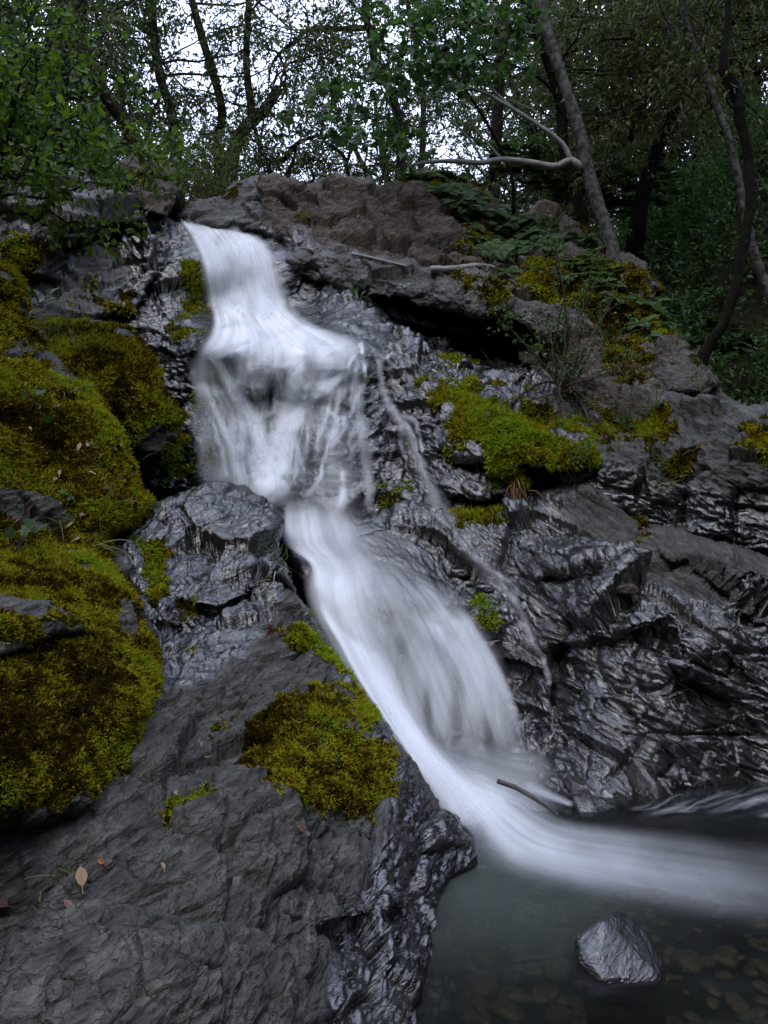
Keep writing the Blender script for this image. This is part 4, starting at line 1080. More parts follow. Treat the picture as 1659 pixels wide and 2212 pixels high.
traced_tree('leaning grey trunk with two long pale branches', [[(1325, 560, 34), (1322, 537, 32), (1305, 480, 30), (1285, 425, 29), (1265, 350, 28), (1250, 280, 26), (1225, 200, 25), (1200, 125, 23), (1175, 30, 22), (1150, -160, 20)]], 7.3, mat='bark_grey', limbs=0, foot=0.3,
            pale=[[(1256, 365, 20), (1232, 345, 15), (1200, 360, 14), (1140, 350, 13), (1080, 345, 12), (1040, 352, 11), (980, 348, 10), (930, 350, 8), (888, 357, 6)], [(1232, 348, 12), (1226, 330, 11), (1210, 305, 10), (1155, 265, 9), (1090, 225, 8), (1045, 200, 7), (995, 185, 5), (950, 165, 3)],
                  [(1045, 350, 6), (1015, 302, 5), (975, 260, 3)], [(1085, 345, 5), (1045, 300, 4), (1020, 270, 3)], [(1110, 235, 5), (1060, 190, 4), (1000, 130, 3), (960, 90, 2)], [(1130, 250, 5), (1160, 262, 4), (1155, 240, 3), (1100, 215, 2)]])
traced_tree('black trunk just behind the leaning grey one', [[(1260, 480, 22), (1245, 420, 22), (1220, 330, 22), (1210, 225, 21), (1180, 125, 20), (1135, 0, 20), (1110, -180, 18)]], 8.2, mat='bark_black', limbs=10, ln=1.3)
traced_tree('dark mossy trunk leaning left with a crooked arm', [[(1385, 430, 32), (1395, 390, 30), (1425, 310, 28), (1455, 240, 27), (1495, 180, 28), (1525, 125, 28), (1570, 60, 26), (1640, -60, 24)],
            [(1490, 195, 22), (1470, 190, 20), (1430, 175, 17), (1395, 145, 15), (1350, 120, 14), (1310, 115, 11), (1285, 90, 8)], [(1382, 138, 10), (1380, 115, 9), (1384, 88, 8)], [(1440, 180, 12), (1400, 215, 14), (1380, 250, 16), (1365, 300, 18)]], 8.6, mat='bark_black', limbs=6, ln=1.3)
traced_tree('black curved trunk at the right edge', [[(1518, 770, 27), (1540, 730, 25), (1563, 698, 23), (1590, 617, 22), (1601, 553, 22), (1612, 500, 22), (1620, 450, 22), (1620, 380, 22), (1615, 320, 22), (1600, 265, 24), (1595, 210, 27), (1575, 165, 27), (1556, 135, 20), (1568, 100, 14), (1574, 0, 12), (1580, -150, 10)]], 6.3, mat='bark_black', limbs=3, ln=.6, crown_lo=0.9, foot=0.25)
traced_tree('thin pale lichened trunk crossing the dark right hillside', [[(1690, 700, 22), (1650, 605, 20), (1630, 550, 19), (1605, 450, 17), (1590, 360, 16), (1570, 290, 15), (1545, 220, 14), (1520, 150, 13), (1485, 60, 12), (1470, -20, 11), (1450, -200, 9)]], 7.2, mat='bark_grey', limbs=5, ln=1.0, crown_lo=0.7)

# maple foliage over the pale branches: one small tree whose stem is the leaning sapling
root = empty('maple', tuple(at(1110, 430, 7.6)), 'young maple spreading fresh green leaves before the sky', 'tree')
g = Geo(); gl = Geo(); gt = Geo()
X, r = px_path([(1110, 460, 9), (1105, 380, 8), (1060, 280, 7), (1010, 200, 6), (960, 130, 5), (900, 70, 4), (860, 20, 3)], 7.5)
g.tube(X, r, 7, 0.1); g.build('trunk', 'bark_black', root, True)
for (cx, cy, rx, ry, n) in [(1010, 120, 90, 60, 60), (940, 90, 80, 60, 40), (860, 40, 80, 40, 30), (740, 200, 60, 50, 26), (700, 240, 50, 40, 24), (860, 300, 60, 40, 26), (780, 300, 50, 40, 18), (960, 40, 80, 40, 40), (1050, 60, 50, 60, 30), (860, 200, 70, 50, 26), (1000, 20, 100, 40, 40), (920, 160, 60, 40, 26), (840, 120, 60, 40, 20), (1060, 150, 30, 40, 10)]:
    for k in range(n // 3):
        p = np.array(at(cx + RNG.normal(0, rx * .55), cy + RNG.normal(0, ry * .55), RNG.uniform(6.6, 7.8)))
        j = RNG.integers(8, len(X))
        gt.tube(wander(p, X[j] - p, RNG.uniform(.25, .5), 4, .15), np.linspace(.002, .005, 5), 3, cap=False)
        spray(gl, gt, p, RNG.normal(0, 1, 3) * [1, .6, .3], .35, 9, .085, .085, 'maple', 0.05, 0.25)
gt.build('limbs', 'bark_black', root); gl.build('crown', 'maple', root)

# background trees: three kinds of crown, copied
def crown_mesh(seed, rx, rz, n, leaf):
    gl, gt = Geo(), Geo()
    trunk = wander((0, 0, -rz * 1.5), (RNG.normal(0, .12), 0, 1), rz * 2.6, 12, 0.07)
    rt = np.linspace(.17, .03, len(trunk))
    gw = Geo(); gw.tube(np.vstack([trunk[0] - [0, 0, 1.5], trunk]), np.r_[.2, rt], 9, 0.2, seed)
    for k in range(n):
        f = RNG.uniform(0.28, 1)
        p0 = trunk[int(f * 12)]
        a = RNG.uniform(0, 2 * math.pi)
        L = rx * (1.1 - 0.55 * abs(f - .5)) * RNG.uniform(.5, 1.15)
        P = wander(p0, (math.cos(a), math.sin(a), RNG.uniform(-.15, .55)), L, 7, 0.2, 0.03)
        gt.tube(P, np.linspace(.022, .005, 8), 4, cap=False)
        for q in range(8):
            j = RNG.integers(2, 8)
            spray(gl, gt if q < 3 else None, P[j] + RNG.normal(0, .14, 3), P[-1] - P[0] + RNG.normal(0, L * .6, 3), RNG.uniform(.5, 1.0), 24, *leaf)
    return gw, gt, gl
protos = []
for s_, rx, rz, n, lf, lfm in [(1, 1.9, 3.0, 44, (.10, .030), 'bay'), (2, 2.3, 2.6, 52, (.11, .034), 'bay'), (3, 1.6, 3.4, 46, (.10, .045), 'wood_leaf')]:
    protos.append((crown_mesh(s_, rx, rz, n, lf), lfm))
first = {}
def woodland_tree(px, Y, zc, kind, sc, label, group):
    x = (px - 829.5) * K * Y
    global first
    root = empty('woodland_tree', (x, Y, zc), label, 'tree', group)
    root.rotation_euler = (0, 0, RNG.uniform(0, 6.28))
    root.scale = (sc, sc, sc * RNG.uniform(.9, 1.15))
    if kind not in first:
        (gw, gt, gl), lfm = protos[kind]
        first[kind] = [mesh_np('trunk', np.vstack(gw.V), [np.vstack(gw.F4), np.vstack(gw.F3)], M['bark'], {'var': np.concatenate(gw.A)}, True, parent=root),
                       mesh_np('limbs', np.vstack(gt.V), [np.vstack(gt.F4)], M['bark'], {'var': np.concatenate(gt.A)}, True, parent=root),
                       mesh_np('crown', np.vstack(gl.V), [np.vstack(gl.F4)], M[lfm], {'var': np.concatenate(gl.A)}, False, parent=root)]
    else:
        for c in first[kind]:
            d = c.copy(); d.parent = root; COL.objects.link(d)

CEN = ('tree of the bright thin wood seen behind the falls', 'thin wood behind the skyline')
for px, Y, kind, sc in [(40, 9.5, 2, .9), (120, 10.5, 0, .9), (60, 12, 1, 1), (200, 13, 0, 1), (300, 17, 1, 1), (-60, 10, 2, 1), (420, 24, 0, 1.1), (560, 30, 1, 1.0), (760, 24, 1, 1.0), (860, 17, 0, 1), (250, 24, 1, 1.2), (350, 36, 2, 1.3), (900, 28, 1, 1.3), (660, 42, 0, 1.3), (820, 40, 2, 1.4), (100, 20, 2, 1.2)]:
    woodland_tree(px, Y, 3.9 + RNG.uniform(2.6, 3.8) * sc + .06 * Y, kind, sc, *CEN)
RGT = ('dense dark tree of the shaded wood on the right hillside', 'shaded wood on the right hillside')
for px, Y, kind, sc in [(1000, 15, 1, 1), (1080, 12, 0, 1), (1180, 16, 2, 1.1), (1280, 13.5, 1, 1), (1360, 15, 0, 1.1), (1450, 13.5, 2, 1), (1540, 14, 1, 1.1), (1640, 13, 0, 1), (1740, 13, 1, 1), (1150, 20, 1, 1.3), (1300, 20, 2, 1.3), (1450, 19, 1, 1.3), (1600, 19, 0, 1.3), (1060, 24, 2, 1.3), (1780, 9, 1, 1), (1560, 12.5, 0, .9), (1400, 12.5, 1, .8), (1210, 12.5, 0, .8)]:
    x = (px - 829.5) * K * Y
    woodland_tree(px, Y, float(ground_z(np.array([x]), np.array([float(Y)]))[0]) + RNG.uniform(3.0, 3.9) * sc, kind, sc, *RGT)

# ------------------------------------------------------------------ undergrowth of the right hillside and left bank (uncountable)
def undergrowth(name, label, xr, yr, n, leaf, mat, cond=None, h=0.35):
    gl = Geo()
    xs, ys = RNG.uniform(*xr, n), RNG.uniform(*yr, n)
    zs = ground_z(xs, ys) + 0.0
    p = np.c_[xs, ys, zs]
    q = p.copy(); q[:, 2] = 0
    p[:, 2] += 0.30 * fbm(q * 0.35, 4, 3) + 0.10 * fbm(q * 1.6, 3, 4)
    m = fbm(p * 0.8, 3, 12) > -0.12
    if cond is not None: m &= cond(p)
    for b in p[m]:
        d = rdir(1, 0.8)[0]
        spray(gl, None, b, d, h * RNG.uniform(.6, 1.6), 11, *leaf, droop=.12)
    o = gl.build(name, mat, origin=(float(np.mean(xr)), float(np.mean(yr)), 3.0))
    tag(o, label, 'undergrowth', None, 'stuff')
def vis_c(p):
    px = p[:, 0] / (K * p[:, 1]) + 829.5
    return (px > -500) & (px < 2300)
undergrowth('undergrowth', 'low dark green undergrowth covering the right hillside', (1.2, 9), (5.5, 14), 24000, (.075, .034), 'wood_leaf', vis_c, 0.5)
undergrowth('undergrowth', 'low leafy undergrowth along the skyline behind the bluff', (-7, 1.5), (8.6, 15), 3000, (.06, .026), 'fresh', vis_c, 0.2)

# unseen leaf mass added behind and beside the camera, raised to block low light
gl = Geo()
n = 34000
a = RNG.uniform(0, 2 * math.pi, n); rr = RNG.uniform(9, 15, n)
xs, ys = np.cos(a) * rr, np.sin(a) * rr
zs = ground_z(xs, ys) + RNG.uniform(0, 1, n) ** 1.1 * 13
m = ((ys < 4) & ((ys < 0) | (np.abs(xs) > 6.5)))
p = np.c_[xs, ys, zs][m]
p = p[fbm(p * .45, 3, 9) > -0.10]
gl.leaves(p, rdir(len(p), -.4), rdir(len(p)), RNG.uniform(.5, .95, len(p)), RNG.uniform(.25, .45, len(p)), .2)
o = gl.build('shade_woods', 'bay', origin=(0, 0, 0))
tag(o, 'unseen dark leaf mass added to keep low light out of the ravine', 'shade_woods', None, 'stuff')

# ------------------------------------------------------------------ shrubs
def ground_at(px, py):
    d = (at(px, py, 1) - EYE).normalized()
    h = GBVH.ray_cast(EYE, d)
    r = BVH.ray_cast(EYE, d)
    if r[0] is not None and (h[0] is None or r[3] < h[3]): h = r
    return h[0] if h[0] is not None else at(px, py, 9)

root = empty('shrub', tuple(at(-60, 470, 4.9)), 'fresh green shrub arching in from the upper left', 'shrub')
gt, gl = Geo(), Geo()
stems = [[(-60, 470), (20, 420), (90, 425), (160, 405), (230, 400), (300, 388)], [(-60, 470), (0, 330), (70, 345), (150, 355), (230, 352), (320, 340)], [(-60, 470), (-10, 360), (60, 320), (130, 300), (200, 275), (260, 235)],
         [(-60, 470), (10, 330), (40, 200), (60, 100), (70, -20)], [(-60, 470), (-20, 250), (20, 150), (90, 60), (140, -30)], [(-60, 470), (20, 300), (110, 220), (160, 150), (190, 80)], [(-60, 470), (-30, 200), (-10, 80), (10, -40)],
         [(-60, 470), (30, 460), (100, 462), (170, 480), (260, 500)], [(-60, 470), (0, 400), (120, 380), (190, 345), (280, 300), (370, 295)], [(-60, 470), (40, 330), (130, 270), (230, 190)], [(-60, 470), (30, 250), (100, 130), (120, 40)], [(-60, 470), (10, 280), (80, 180), (60, 60)], [(-60, 470), (-20, 380), (40, 370), (110, 330), (170, 330)]]
for st in stems:
    Y1 = 4.9 + RNG.uniform(-.7, .5)
    p = resample([(a, b, 4.9 + (Y1 - 4.9) * i / (len(st) - 1)) for i, (a, b) in enumerate(st)], 22)
    P = np.array([at(a, b, y) for a, b, y in p])
    P += 0.02 * np.c_[np.zeros((22, 1)), RNG.normal(0, 1, (22, 2))]
    gt.tube(P, np.linspace(.011, .0022, 22), 5)
    for k in range(26):
        j = RNG.integers(5, 22)
        d = P[min(j + 1, 21)] - P[j - 1] + rdir(1)[0] * .12
        spray(gl, gt, P[j], d + RNG.normal(0, .05, 3), RNG.uniform(.15, .42), RNG.integers(5, 9), .052, .034, 'oval', .03, .1)
gt.build('stems', 'bark_black', root); gl.build('leaves', 'fresh', root)

root = empty('shrub', tuple(surf(330, 330)[0] if False else at(330, 400, 7.4)), 'yellow-green bush behind the brown capstone boulder', 'shrub')
gt, gl = Geo(), Geo()
for k in range(46):
    tgt = at(RNG.uniform(200, 440), RNG.uniform(285, 385), RNG.uniform(7.2, 8.4))
    P = wander(at(RNG.uniform(290, 370), 420, 7.8), tgt - at(330, 420, 7.8), (tgt - at(330, 420, 7.8)).length, 6, .12)
    gt.tube(P, np.linspace(.008, .002, 7), 4, cap=False)
    for q in range(5): spray(gl, gt, P[RNG.integers(2, 7)], P[-1] - P[0] + RNG.normal(0, .3, 3), .3, 12, .04, .024)
gt.build('stems', 'twig', root); gl.build('leaves', 'fresh', root)

root = empty('shrub', tuple(at(470, 460, 8.2)), 'loose olive bush behind the lip of the upper fall', 'shrub')
gt, gl = Geo(), Geo()
for k in range(60):
    tgt = at(RNG.uniform(390, 520), RNG.uniform(330, 440), RNG.uniform(8.0, 9.0))
    b0 = at(RNG.uniform(400, 520), 450, 8.4)
    P = wander(b0, tgt - b0, (tgt - b0).length + .1, 6, .12)
    gt.tube(P, np.linspace(.006, .002, 7), 4, cap=False)
    for q in range(4): spray(gl, gt, P[RNG.integers(2, 7)], P[-1] - P[0] + RNG.normal(0, .3, 3), .25, 10, .035, .018)
gt.build('stems', 'twig', root); gl.build('leaves', 'fresh', root)

b0 = surf(1215, 850)[0] + Vector((0, -0.12, 0))
root = empty('shrub', tuple(b0), 'half-bare twiggy shrub with pale new leaves above the moss band', 'shrub')
gt, gl = Geo(), Geo()
for px, py, dy in [(1232, 505, -.2), (1230, 600, .1), (1110, 740, -.2), (1090, 650, -.1), (1150, 600, .1), (1320, 620, -.2), (1340, 700, 0), (1350, 760, -.3), (1060, 740, -.3), (1180, 690, -.3), (1270, 560, .1), (1300, 680, .2), (1140, 790, -.3), (1250, 640, -.4), (1380, 660, .2), (1200, 560, .2), (1170, 900, -.3), (1090, 860, -.3), (1310, 930, -.3), (1370, 830, -.2), (1230, 930, -.3), (1280, 780, -.4)]:
    tg = at(px, py, b0.y + dy - .1)
    P = wander(b0 + Vector(RNG.normal(0, .05, 3)), tg - b0, (tg - b0).length * 1.03, 9, .08)
    gt.tube(P, np.linspace(.0085, .002, 10), 5)
    up_ = py < 800
    for q in range(9):
        j = RNG.integers(2, 10)
        dd = P[-1] - P[0] + RNG.normal(0, .35, 3)
        spray(gl, gt, P[j], dd, RNG.uniform(.12, .3), RNG.integers(3, 7) if up_ else 1, .034, .022, 'oval', .02, 0)
for k in range(70):
    p0 = np.array(b0) + RNG.normal(0, [.20, .08, .10])
    gt.tube(wander(p0, rdir(1, -.3)[0], RNG.uniform(.2, .5), 6, .3, .05), np.linspace(.004, .001, 7), 3, cap=False)
gt.build('stems', 'twig', root); gl.build('leaves', 'fern', root)

# ------------------------------------------------------------------ ferns
def fern_geo(seed, fr=8, L=.30):
    g = Geo()
    for k in range(fr):
        a = k / fr * 6.28 + RNG.uniform(-.3, .3)
        P = wander((0, 0, 0), (math.cos(a), math.sin(a), 1.2), L * RNG.uniform(.7, 1.2), 9, .05, .16)
        g.tube(P, np.linspace(.003, .001, 10), 3, cap=False)
        n = 15
        f = np.linspace(.14, .98, n)
        C = np.stack([np.interp(f, np.linspace(0, 1, 10), P[:, q]) for q in range(3)], 1)
        T = unit(np.gradient(C, axis=0))
        S = unit(np.cross(T, [0, 0, 1]))
        ln = L * .30 * np.sin(np.pi * np.clip(f * .92 + .08, 0, 1)) ** .8
        v = RNG.uniform(.1, 1)
        for sgn in (1, -1):
            g.leaves(C, S * sgn + T * .45, np.cross(S, T), ln, ln * .28, .05, np.clip(v + RNG.normal(0, .12, n), 0, 1))
    return g
ferns = [fern_geo(i) for i in range(4)]
fmesh = [None] * 4
def fern(p, sc, n, label, group, k=None):
    k = RNG.integers(0, 4) if k is None else k
    if fmesh[k] is None:
        o = ferns[k].build('fern', 'fern', origin=(0, 0, 0)); fmesh[k] = o
    else:
        o = fmesh[k].copy(); COL.objects.link(o)
    o.location = p; o.scale = (sc,) * 3
    up = (Vector((0, 0, 1)) * .7 + Vector(n) * .6).normalized()
    o.rotation_euler = (up.to_track_quat('Z', 'Y').to_matrix() @ Matrix.Rotation(RNG.uniform(0, 6.28), 3, 'Z')).to_euler()
    tag(o, label, 'fern', group)
def fern_field(poly, n, sc, label, group):
    poly = np.array(poly); c = 0
    while c < n:
        q = RNG.uniform(poly.min(0), poly.max(0))
        if sdist(q[None], poly)[0] < 0: continue
        p, nn, _ = surf(*q)
        if _ < 0: p = ground_at(*q); nn = Vector((0, -.5, .8))
        fern(p - Vector(nn) * .01, RNG.uniform(*sc), nn, label, group); c += 1
fern_field([(870, 375), (960, 370), (1040, 420), (1150, 470), (1240, 500), (1320, 560), (1280, 600), (1150, 560), (1080, 600), (1030, 520), (1000, 440), (900, 410)], 90, (.38, .7), 'small dark green fern clinging to the crest right of the bluff', 'ferns on the crest of the bluff')
fern_field([(1330, 560), (1400, 600), (1460, 720), (1400, 740), (1240, 640), (1200, 600)], 26, (.3, .6), 'tiny fern on the mossy slope below the grey trunk', 'ferns on the mossy slope')
fern_field([(1020, 300), (1230, 330), (1420, 330), (1480, 420), (1330, 500), (1240, 440), (1100, 400)], 90, (.55, 1.0), 'leafy fern in the shade of the right hillside', 'ferns on the shaded hillside')
fern_field([(1490, 690), (1590, 700), (1620, 760), (1540, 770)], 14, (.6, .9), 'green fern beside the foot of the black curved trunk', 'ferns at the foot of the black trunk')

# ------------------------------------------------------------------ small leafy plants, grass
def tuft(px, py, n, L, mat, label, cat='grass', spread=.6, wd=.005, droop=.4, name='grass_tuft', group=None, r=.03):
    p, nn, _ = surf(px, py)
    g = Geo()
    for k in range(n):
        d = Vector(nn) * .5 + Vector((0, 0, 1 - droop * 1.2)) + Vector(RNG.normal(0, spread, 3))
        P = wander(np.array(p) + RNG.normal(0, r, 3) - np.array(nn) * .01, d, L * RNG.uniform(.5, 1.2), 5, .10, droop * .35)
        S = unit(np.cross(P[-1] - P[0], rdir(1)[0]))
        w_ = wd * np.array([1, 1, .85, .7, .45, .08])
        V = np.stack([P - S * w_[:, None] / 2, P + S * w_[:, None] / 2], 1).reshape(-1, 3)
        i = np.arange(5)[:, None] * 2
        g.put(V, i + np.array([[0, 1, 3, 2]]), None, RNG.uniform(0, 1))
    return tag(g.build(name, mat, origin=tuple(p)), label, cat, group)
tuft(1115, 1052, 60, .22, 'straw', 'rusty dry grass tuft hanging under the green moss band', droop=1.1, spread=.3, r=.03)
tuft(120, 1905, 16, .11, 'grass', 'thin green grass in the soil pocket beside the front boulder', spread=.45, wd=.004, droop=.5, r=.02)
for i, (px, py, n, L) in enumerate([(545, 1190, 14, .10), (600, 1215, 12, .12), (565, 1265, 12, .10), (335, 1010, 30, .22), (345, 960, 16, .2), (300, 1030, 24, .2), (390, 700, 14, .2), (180, 760, 14, .25), (100, 740, 16, .3), (60, 700, 16, .3), (230, 1080, 16, .2), (1440, 1010, 22, .25), (1405, 900, 22, .3), (150, 850, 10, .25), (130, 1130, 14, .2), (210, 1180, 12, .2), (1505, 830, 18, .2), (1420, 1060, 14, .2), (380, 640, 12, .25), (480, 1250, 10, .08)]):
    tuft(px, py, n, L, 'grass', 'loose tuft of thin grass rooted in a rock crack', group='grass tufts in the rock cracks', spread=.5, wd=.006)

def leafy(px, py, n, L, Wd, label, mat='fern', h=.08, shape='oval', Y=None, cat='plant', out=.6):
    p, nn, _ = surf(px, py)
    root = empty('leafy_plant', tuple(p), label, cat)
    gt, gl = Geo(), Geo()
    for k in range(n):
        d = Vector(nn) * .4 + Vector((0, 0, .8)) + Vector(RNG.normal(0, out, 3))
        P = wander(p, d, h * RNG.uniform(.5, 1.3), 4, .1)
        gt.tube(P, .0018, 3, cap=False)
        gl.leaves(P[-1:], (P[-1:] - P[0:1]) + RNG.normal(0, .03, (1, 3)), np.array([[0, -.5, .9]]) + RNG.normal(0, .3, (1, 3)), L * RNG.uniform(.7, 1.2), Wd * RNG.uniform(.7, 1.2), .2, shape=shape)
    gt.build('stem', 'twig', root); gl.build('leaves', mat, root)
leafy(180, 545, 14, .13, .035, 'bright leafy sprout in front of the dark dripping bank', 'fern', .10)
leafy(85, 655, 12, .12, .032, 'bright leafy sprout at the top of the olive moss bank', 'fern', .08)
leafy(1250, 985, 12, .06, .025, 'small bright herb at the lower edge of the moss band', 'maple', .06)
leafy(775, 650, 9, .09, .04, 'small green herb hanging left of the black hollow', 'maple', .08)
leafy(1350, 930, 10, .07, .03, 'pale green herb right of the twiggy shrub', 'fern', .08)
leafy(60, 895, 5, .085, .075, 'grey-green bramble sprig on the olive moss bank', 'fern', .10, 'maple')
leafy(120, 930, 4, .08, .07, 'pair of dusty bramble leaves below the gold boulder', 'fern', .10, 'maple')
leafy(30, 1195, 7, .075, .065, 'dark bramble sprig at the left edge above the mound', 'wood_leaf', .10, 'maple')
leafy(140, 1080, 7, .035, .03, 'cluster of small round leaves low on the olive moss bank', 'fern', .04)
leafy(300, 1160, 5, .03, .025, 'tiny bright sprig above the wet ridge', 'maple', .04)

M['dead_red'] = leaf_material('red_dead_leaf', (0.10, 0.018, 0.012), (0.16, 0.03, 0.02), .15)
M['dead_orange'] = leaf_material('orange_dead_leaf', (0.36, 0.11, 0.03), (0.45, 0.16, 0.05), .15)
M['dead_tan'] = leaf_material('tan_dead_leaf', (0.30, 0.20, 0.11), (0.40, 0.29, 0.17), .15)
M['dead_pink'] = leaf_material('pinkish_dead_leaf', (0.24, 0.14, 0.11), (0.30, 0.18, 0.14), .15)
M['dead_purple'] = leaf_material('purple_dead_leaf', (0.10, 0.055, 0.06), (0.15, 0.08, 0.085), .15)
def fallen(px, py, L, Wd, mat, label, ang=0.0, shape='oval', fold=.25, group=None):
    p, nn, _ = surf(px, py)
    nn = np.array(nn)
    vx = unit(np.cross(nn, [0, 1, .2])); vz = np.cross(vx, nn)
    d = vx * math.cos(ang) + vz * math.sin(ang) + nn * .12
    g = Geo(); C = np.array(p) + nn * .020 - d * L / 2
    g.leaves(C[None], d[None], nn[None], np.array([L]), np.array([Wd]), fold, np.array([.6]), shape)
    g.tube(np.array([C - d * L * .35, C, C + d * L * .8 + nn * .001]), [.0012, .0012, .0006], 4)
    tag(g.build('fallen_leaf', mat, origin=tuple(p)), label, 'leaf', group)
fallen(367, 1186, .045, .024, 'dead_orange', 'orange fallen leaf on the glossy wet ridge', 1.2)
fallen(585, 1362, .085, .065, 'dead_red', 'dark red maple leaf lying beside the green moss', .1, 'maple', .5)
fallen(175, 1897, .05, .03, 'dead_tan', 'tan fallen leaf in the soil pocket above the front boulder', 1.0)
fallen(215, 1864, .018, .014, 'dead_orange', 'tiny orange leaf above the soil pocket', .2)
fallen(640, 1787, .055, .018, 'dead_pink', 'narrow pinkish leaf on the grey ridge below the moss', -.25)
fallen(138, 1962, .035, .02, 'dead_pink', 'brown curled leaf at the top edge of the front boulder', .2)
fallen(60, 1098, .12, .07, 'dead_purple', 'purple bramble leaf on the olive moss bank', -.2, 'maple')
fallen(815, 802, .05, .025, 'dead_orange', 'orange leaf caught beside the right trickle', 1.2)
fallen(160, 1880, .03, .02, 'fresh', 'small yellow-green leaf beside the tan leaf', .6)
fallen(10, 1965, .05, .03, 'dead_purple', 'dull purple leaf at the left edge beside the front boulder', .4)

for (x0, y0, x1, y1, n, lb, gp_) in [(1130, 640, 1440, 900, 42, 'small dead brown leaf on the slope below the grey trunk', 'dead leaves on the right slope'), (560, 420, 1040, 560, 22, 'small dead brown leaf caught on the brown bluff', 'dead leaves on the bluff'), (20, 820, 300, 1180, 20, 'small dead leaf lying on the olive moss bank', 'dead leaves on the moss bank'), (250, 1150, 800, 1900, 16, 'tiny dead leaf scrap on the grey foreground ridge', 'dead leaf scraps on the ridge')]:
    for k in range(n):
        fallen(RNG.uniform(x0, x1), RNG.uniform(y0, y1), RNG.uniform(.02, .055) * (.5 if 'scrap' in lb else 1), RNG.uniform(.012, .026) * (.6 if 'scrap' in lb else 1), ['dead_tan', 'dead_pink', 'dead_purple', 'dead_pink'][k % 4], lb, RNG.uniform(0, 6.28), fold=RNG.uniform(.1, .6), group=gp_)

# ------------------------------------------------------------------ sticks and roots
def stick(pts, wpx, mat, label, name='stick', cat='stick', lift=.02, Y=None, twigs=()):
    g = Geo()
    for pp, ww in [(pts, wpx)] + list(twigs):
        q = resample([(a[0], a[1], 0) for a in pp], 20)
        Ys = np.interp(np.linspace(0, 1, 20), np.linspace(0, 1, len(Y)), Y) if Y else blur(np.array([surf(a, b)[0].y for a, b, _ in q]), 2, 0) - lift
        P = np.array([at(a, b, y) for (a, b, _), y in zip(q, Ys)])
        g.tube(P, np.linspace(ww, ww * .55, 20) * K * P[:, 1] / 2, 8, .25, 4)
    return tag(g.build(name, mat, origin=tuple(P[0]), smooth=True), label, cat)
stick([(1075, 1688), (1110, 1700), (1150, 1722), (1180, 1742), (1207, 1762)], 12, 'deadwood', 'dark wet stick lying across the foot of the chute', Y=[3.42, 3.38, 3.33, 3.28, 3.2])
stick([(760, 548), (800, 556), (840, 566), (880, 575)], 7, 'pale_wood', 'thin pale dead branch on the left end of the ledge', lift=.03)
stick([(930, 582), (980, 580), (1030, 574), (1068, 578)], 16, 'pale_wood', 'stout pale branch lying along the ledge top', lift=.05)
stick([(830, 640), (870, 660), (910, 690), (935, 720), (950, 745)], 4, 'twig', 'thin root dangling before the black hollow', lift=.06, twigs=[([(885, 665), (910, 700), (925, 735)], 3)])
stick([(1105, 870), (1130, 850), (1160, 830), (1200, 825), (1240, 850), (1265, 890), (1275, 920)], 7, 'twig', 'pale crooked root hooped below the twiggy shrub', lift=.08)
stick([(262, 1997), (310, 2000), (376, 2008)], 3, 'twig', 'straight brown twig on the front boulder', lift=.004)
stick([(600, 1235), (640, 1280), (665, 1310)], 16, 'deadwood', 'dark soaked root beside the basin', lift=.02)
stick([(1420, 2052), (1460, 2035), (1490, 2012), (1485, 1995), (1455, 1985)], 7, 'twig', 'bent twig sunk beside the pool boulder', Y=[2.42, 2.47, 2.53, 2.56, 2.6])
stick([(1110, 2075), (1150, 2070), (1200, 2068)], 13, 'pale_wood', 'short pale stick sunk in the pool', Y=[2.4, 2.42, 2.44])

# ------------------------------------------------------------------ pool boulder, stones and pebbles
import bmesh
def hull_rock(name, pts, label, cat, mat='rock', wet=.8, cuts=9, amp=.004, seed=3, brown=0.):
    bm = bmesh.new()
    for p in pts: bm.verts.new(p)
    bmesh.ops.convex_hull(bm, input=bm.verts[:])
    bmesh.ops.delete(bm, geom=[v for v in bm.verts if not v.link_faces], context='VERTS')
    bmesh.ops.triangulate(bm, faces=bm.faces[:])
    bmesh.ops.bevel(bm, geom=bm.edges[:], offset=.006, segments=1, affect='EDGES')
    bmesh.ops.triangulate(bm, faces=bm.faces[:])
    for k in range(4):
        ed = [e for e in bm.edges if e.calc_length() > .012]
        if not ed: break
        bmesh.ops.subdivide_edges(bm, edges=ed, cuts=1, use_grid_fill=True)
        bmesh.ops.triangulate(bm, faces=[f for f in bm.faces if len(f.verts) > 3])
    bm.normal_update()
    V = np.array([v.co for v in bm.verts]); N = np.array([v.normal for v in bm.verts])
    F = np.array([[v.index for v in f.verts] for f in bm.faces])
    bm.free()
    d = amp * (fbm(V * 9, 4, seed) * 1.2 + .5 * facets(V * 16, seed)[0]) + amp * .3 * ridged(V * 30, 3, seed)
    V = V + N * d[:, None]
    o = mesh_np(name, V, F, M[mat], {'wet': np.full(len(V), wet), 'brown': np.full(len(V), brown), 'moss': np.zeros(len(V)), 'mossc': np.zeros(len(V))}, True, origin=(V[:, 0].mean(), V[:, 1].mean(), V[:, 2].min()))
    return tag(o, label, cat)
hull_rock('boulder', [at(1338, 1964, 2.38), at(1300, 1986, 2.30), at(1240, 2028, 2.30), at(1250, 2070, 2.24), at(1300, 2118, 2.17), at(1425, 2114, 2.19), at(1438, 2085, 2.28), at(1395, 2012, 2.36), at(1360, 1985, 2.4), at(1400, 2020, 2.55), at(1262, 2040, 2.5), at(1430, 2080, 2.5), at(1270, 2220, 2.2), at(1440, 2220, 2.2), at(1270, 2130, 2.6), at(1430, 2140, 2.6)],
          'dark angular boulder standing in the pool', 'boulder', wet=.95)
p, nn, _ = surf(1350, 1275)
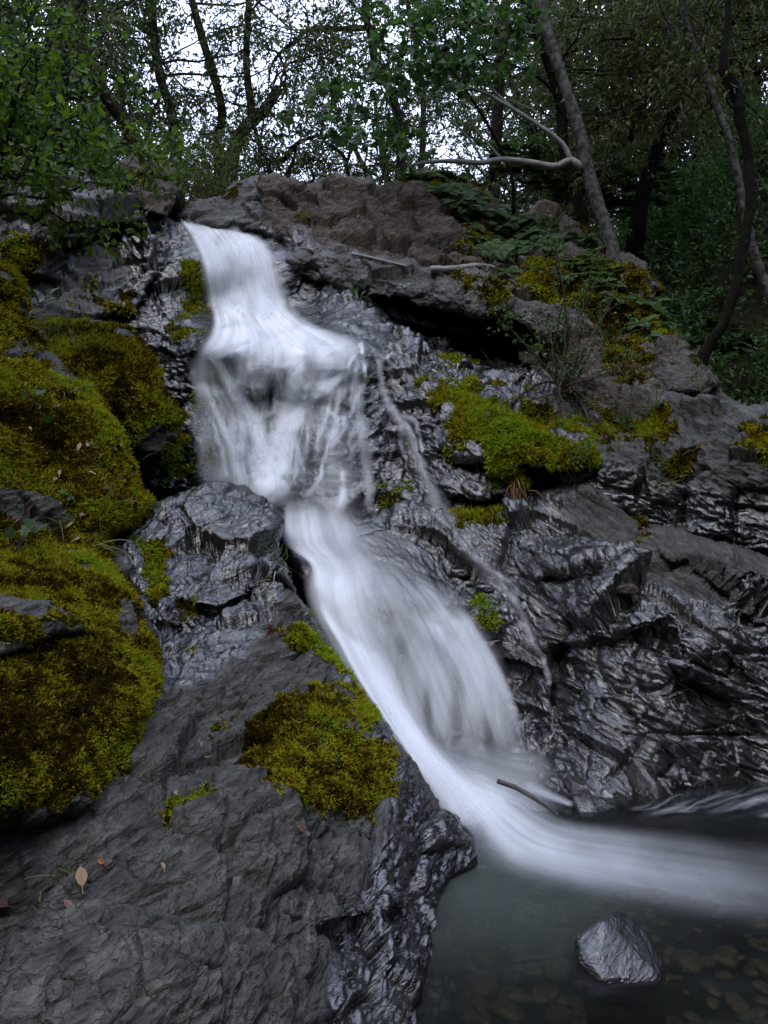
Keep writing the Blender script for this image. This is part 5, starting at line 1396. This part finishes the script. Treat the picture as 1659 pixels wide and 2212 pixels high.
hull_rock('stone', [p + Vector(v) * .001 for v in [(-62, -40, -10), (-55, -50, 22), (20, -62, 30), (66, -40, 14), (70, -30, -16), (0, -60, -22), (-50, 60, 40), (60, 60, 40), (60, 60, -20), (-50, 60, -20)]], 'loose brown stone perched on the massive wet rock', 'stone', wet=.1, brown=.7, amp=.006)
for i, (px, py, s_) in enumerate([(1210, 1232, .9), (1195, 1245, .7), (1240, 1262, .8)] if False else [(990, 1238, 1.0), (1012, 1262, .7), (1045, 1272, .9)]):
    p, nn, _ = surf(px, py)
    hull_rock('stone', [p + Vector(v) * .001 * s_ for v in [(-62, -30, -10), (-45, -40, 24), (20, -42, 26), (60, -30, 10), (66, -30, -16), (0, -50, -22), (-50, 60, 40), (60, 60, 40), (60, 60, -20), (-50, 60, -20)]],
              ['black wet stone above the lower fall, leftmost of three', 'smallest of three black stones above the lower fall', 'black wet stone above the lower fall, rightmost of three'][i], 'stone', wet=1, amp=.006)

peb = []
for i in range(4):
    bm = bmesh.new()
    bmesh.ops.create_icosphere(bm, subdivisions=3, radius=1)
    V = np.array([v.co for v in bm.verts]); F = np.array([[v.index for v in f.verts] for f in bm.faces]); bm.free()
    V = V * (1 + .35 * fbm(V * .9 + i * 7, 2, i)[:, None] + .10 * facets(V * 1.6, i)[0][:, None]) * np.array([1, .75, .5])
    peb.append((V, F))
M['pebble'] = simple('pool_pebble', (0.22, 0.13, 0.075), .5, .6, 1.2, 0, (0.05, 0.042, 0.035))
pm = [None] * 4
for k in range(290):
    px, py = RNG.uniform(980, 1720), 1900 + 400 * RNG.uniform(0, 1) ** .8
    d = (at(px, py, 1) - EYE)
    tz = (-0.30 - H) / d.z
    p = EYE + d * tz
    zz = ground_z(np.array([p.x]), np.array([p.y]))[0]
    i = k % 4
    if pm[i] is None:
        o = mesh_np('pebble', peb[i][0], peb[i][1], M['pebble']); pm[i] = o
    else:
        o = pm[i].copy(); COL.objects.link(o)
    s_ = RNG.uniform(.014, .038) if RNG.uniform() < .9 else RNG.uniform(.045, .075)
    o.location = (p.x, p.y, zz + s_ * .25); o.scale = (s_, s_, s_ * RNG.uniform(.6, 1)); o.rotation_euler = (RNG.uniform(-.2, .2), RNG.uniform(-.2, .2), RNG.uniform(0, 6.28))
    tag(o, 'rounded brown or grey pebble on the pool bed', 'pebble', 'pebbles on the pool bed')
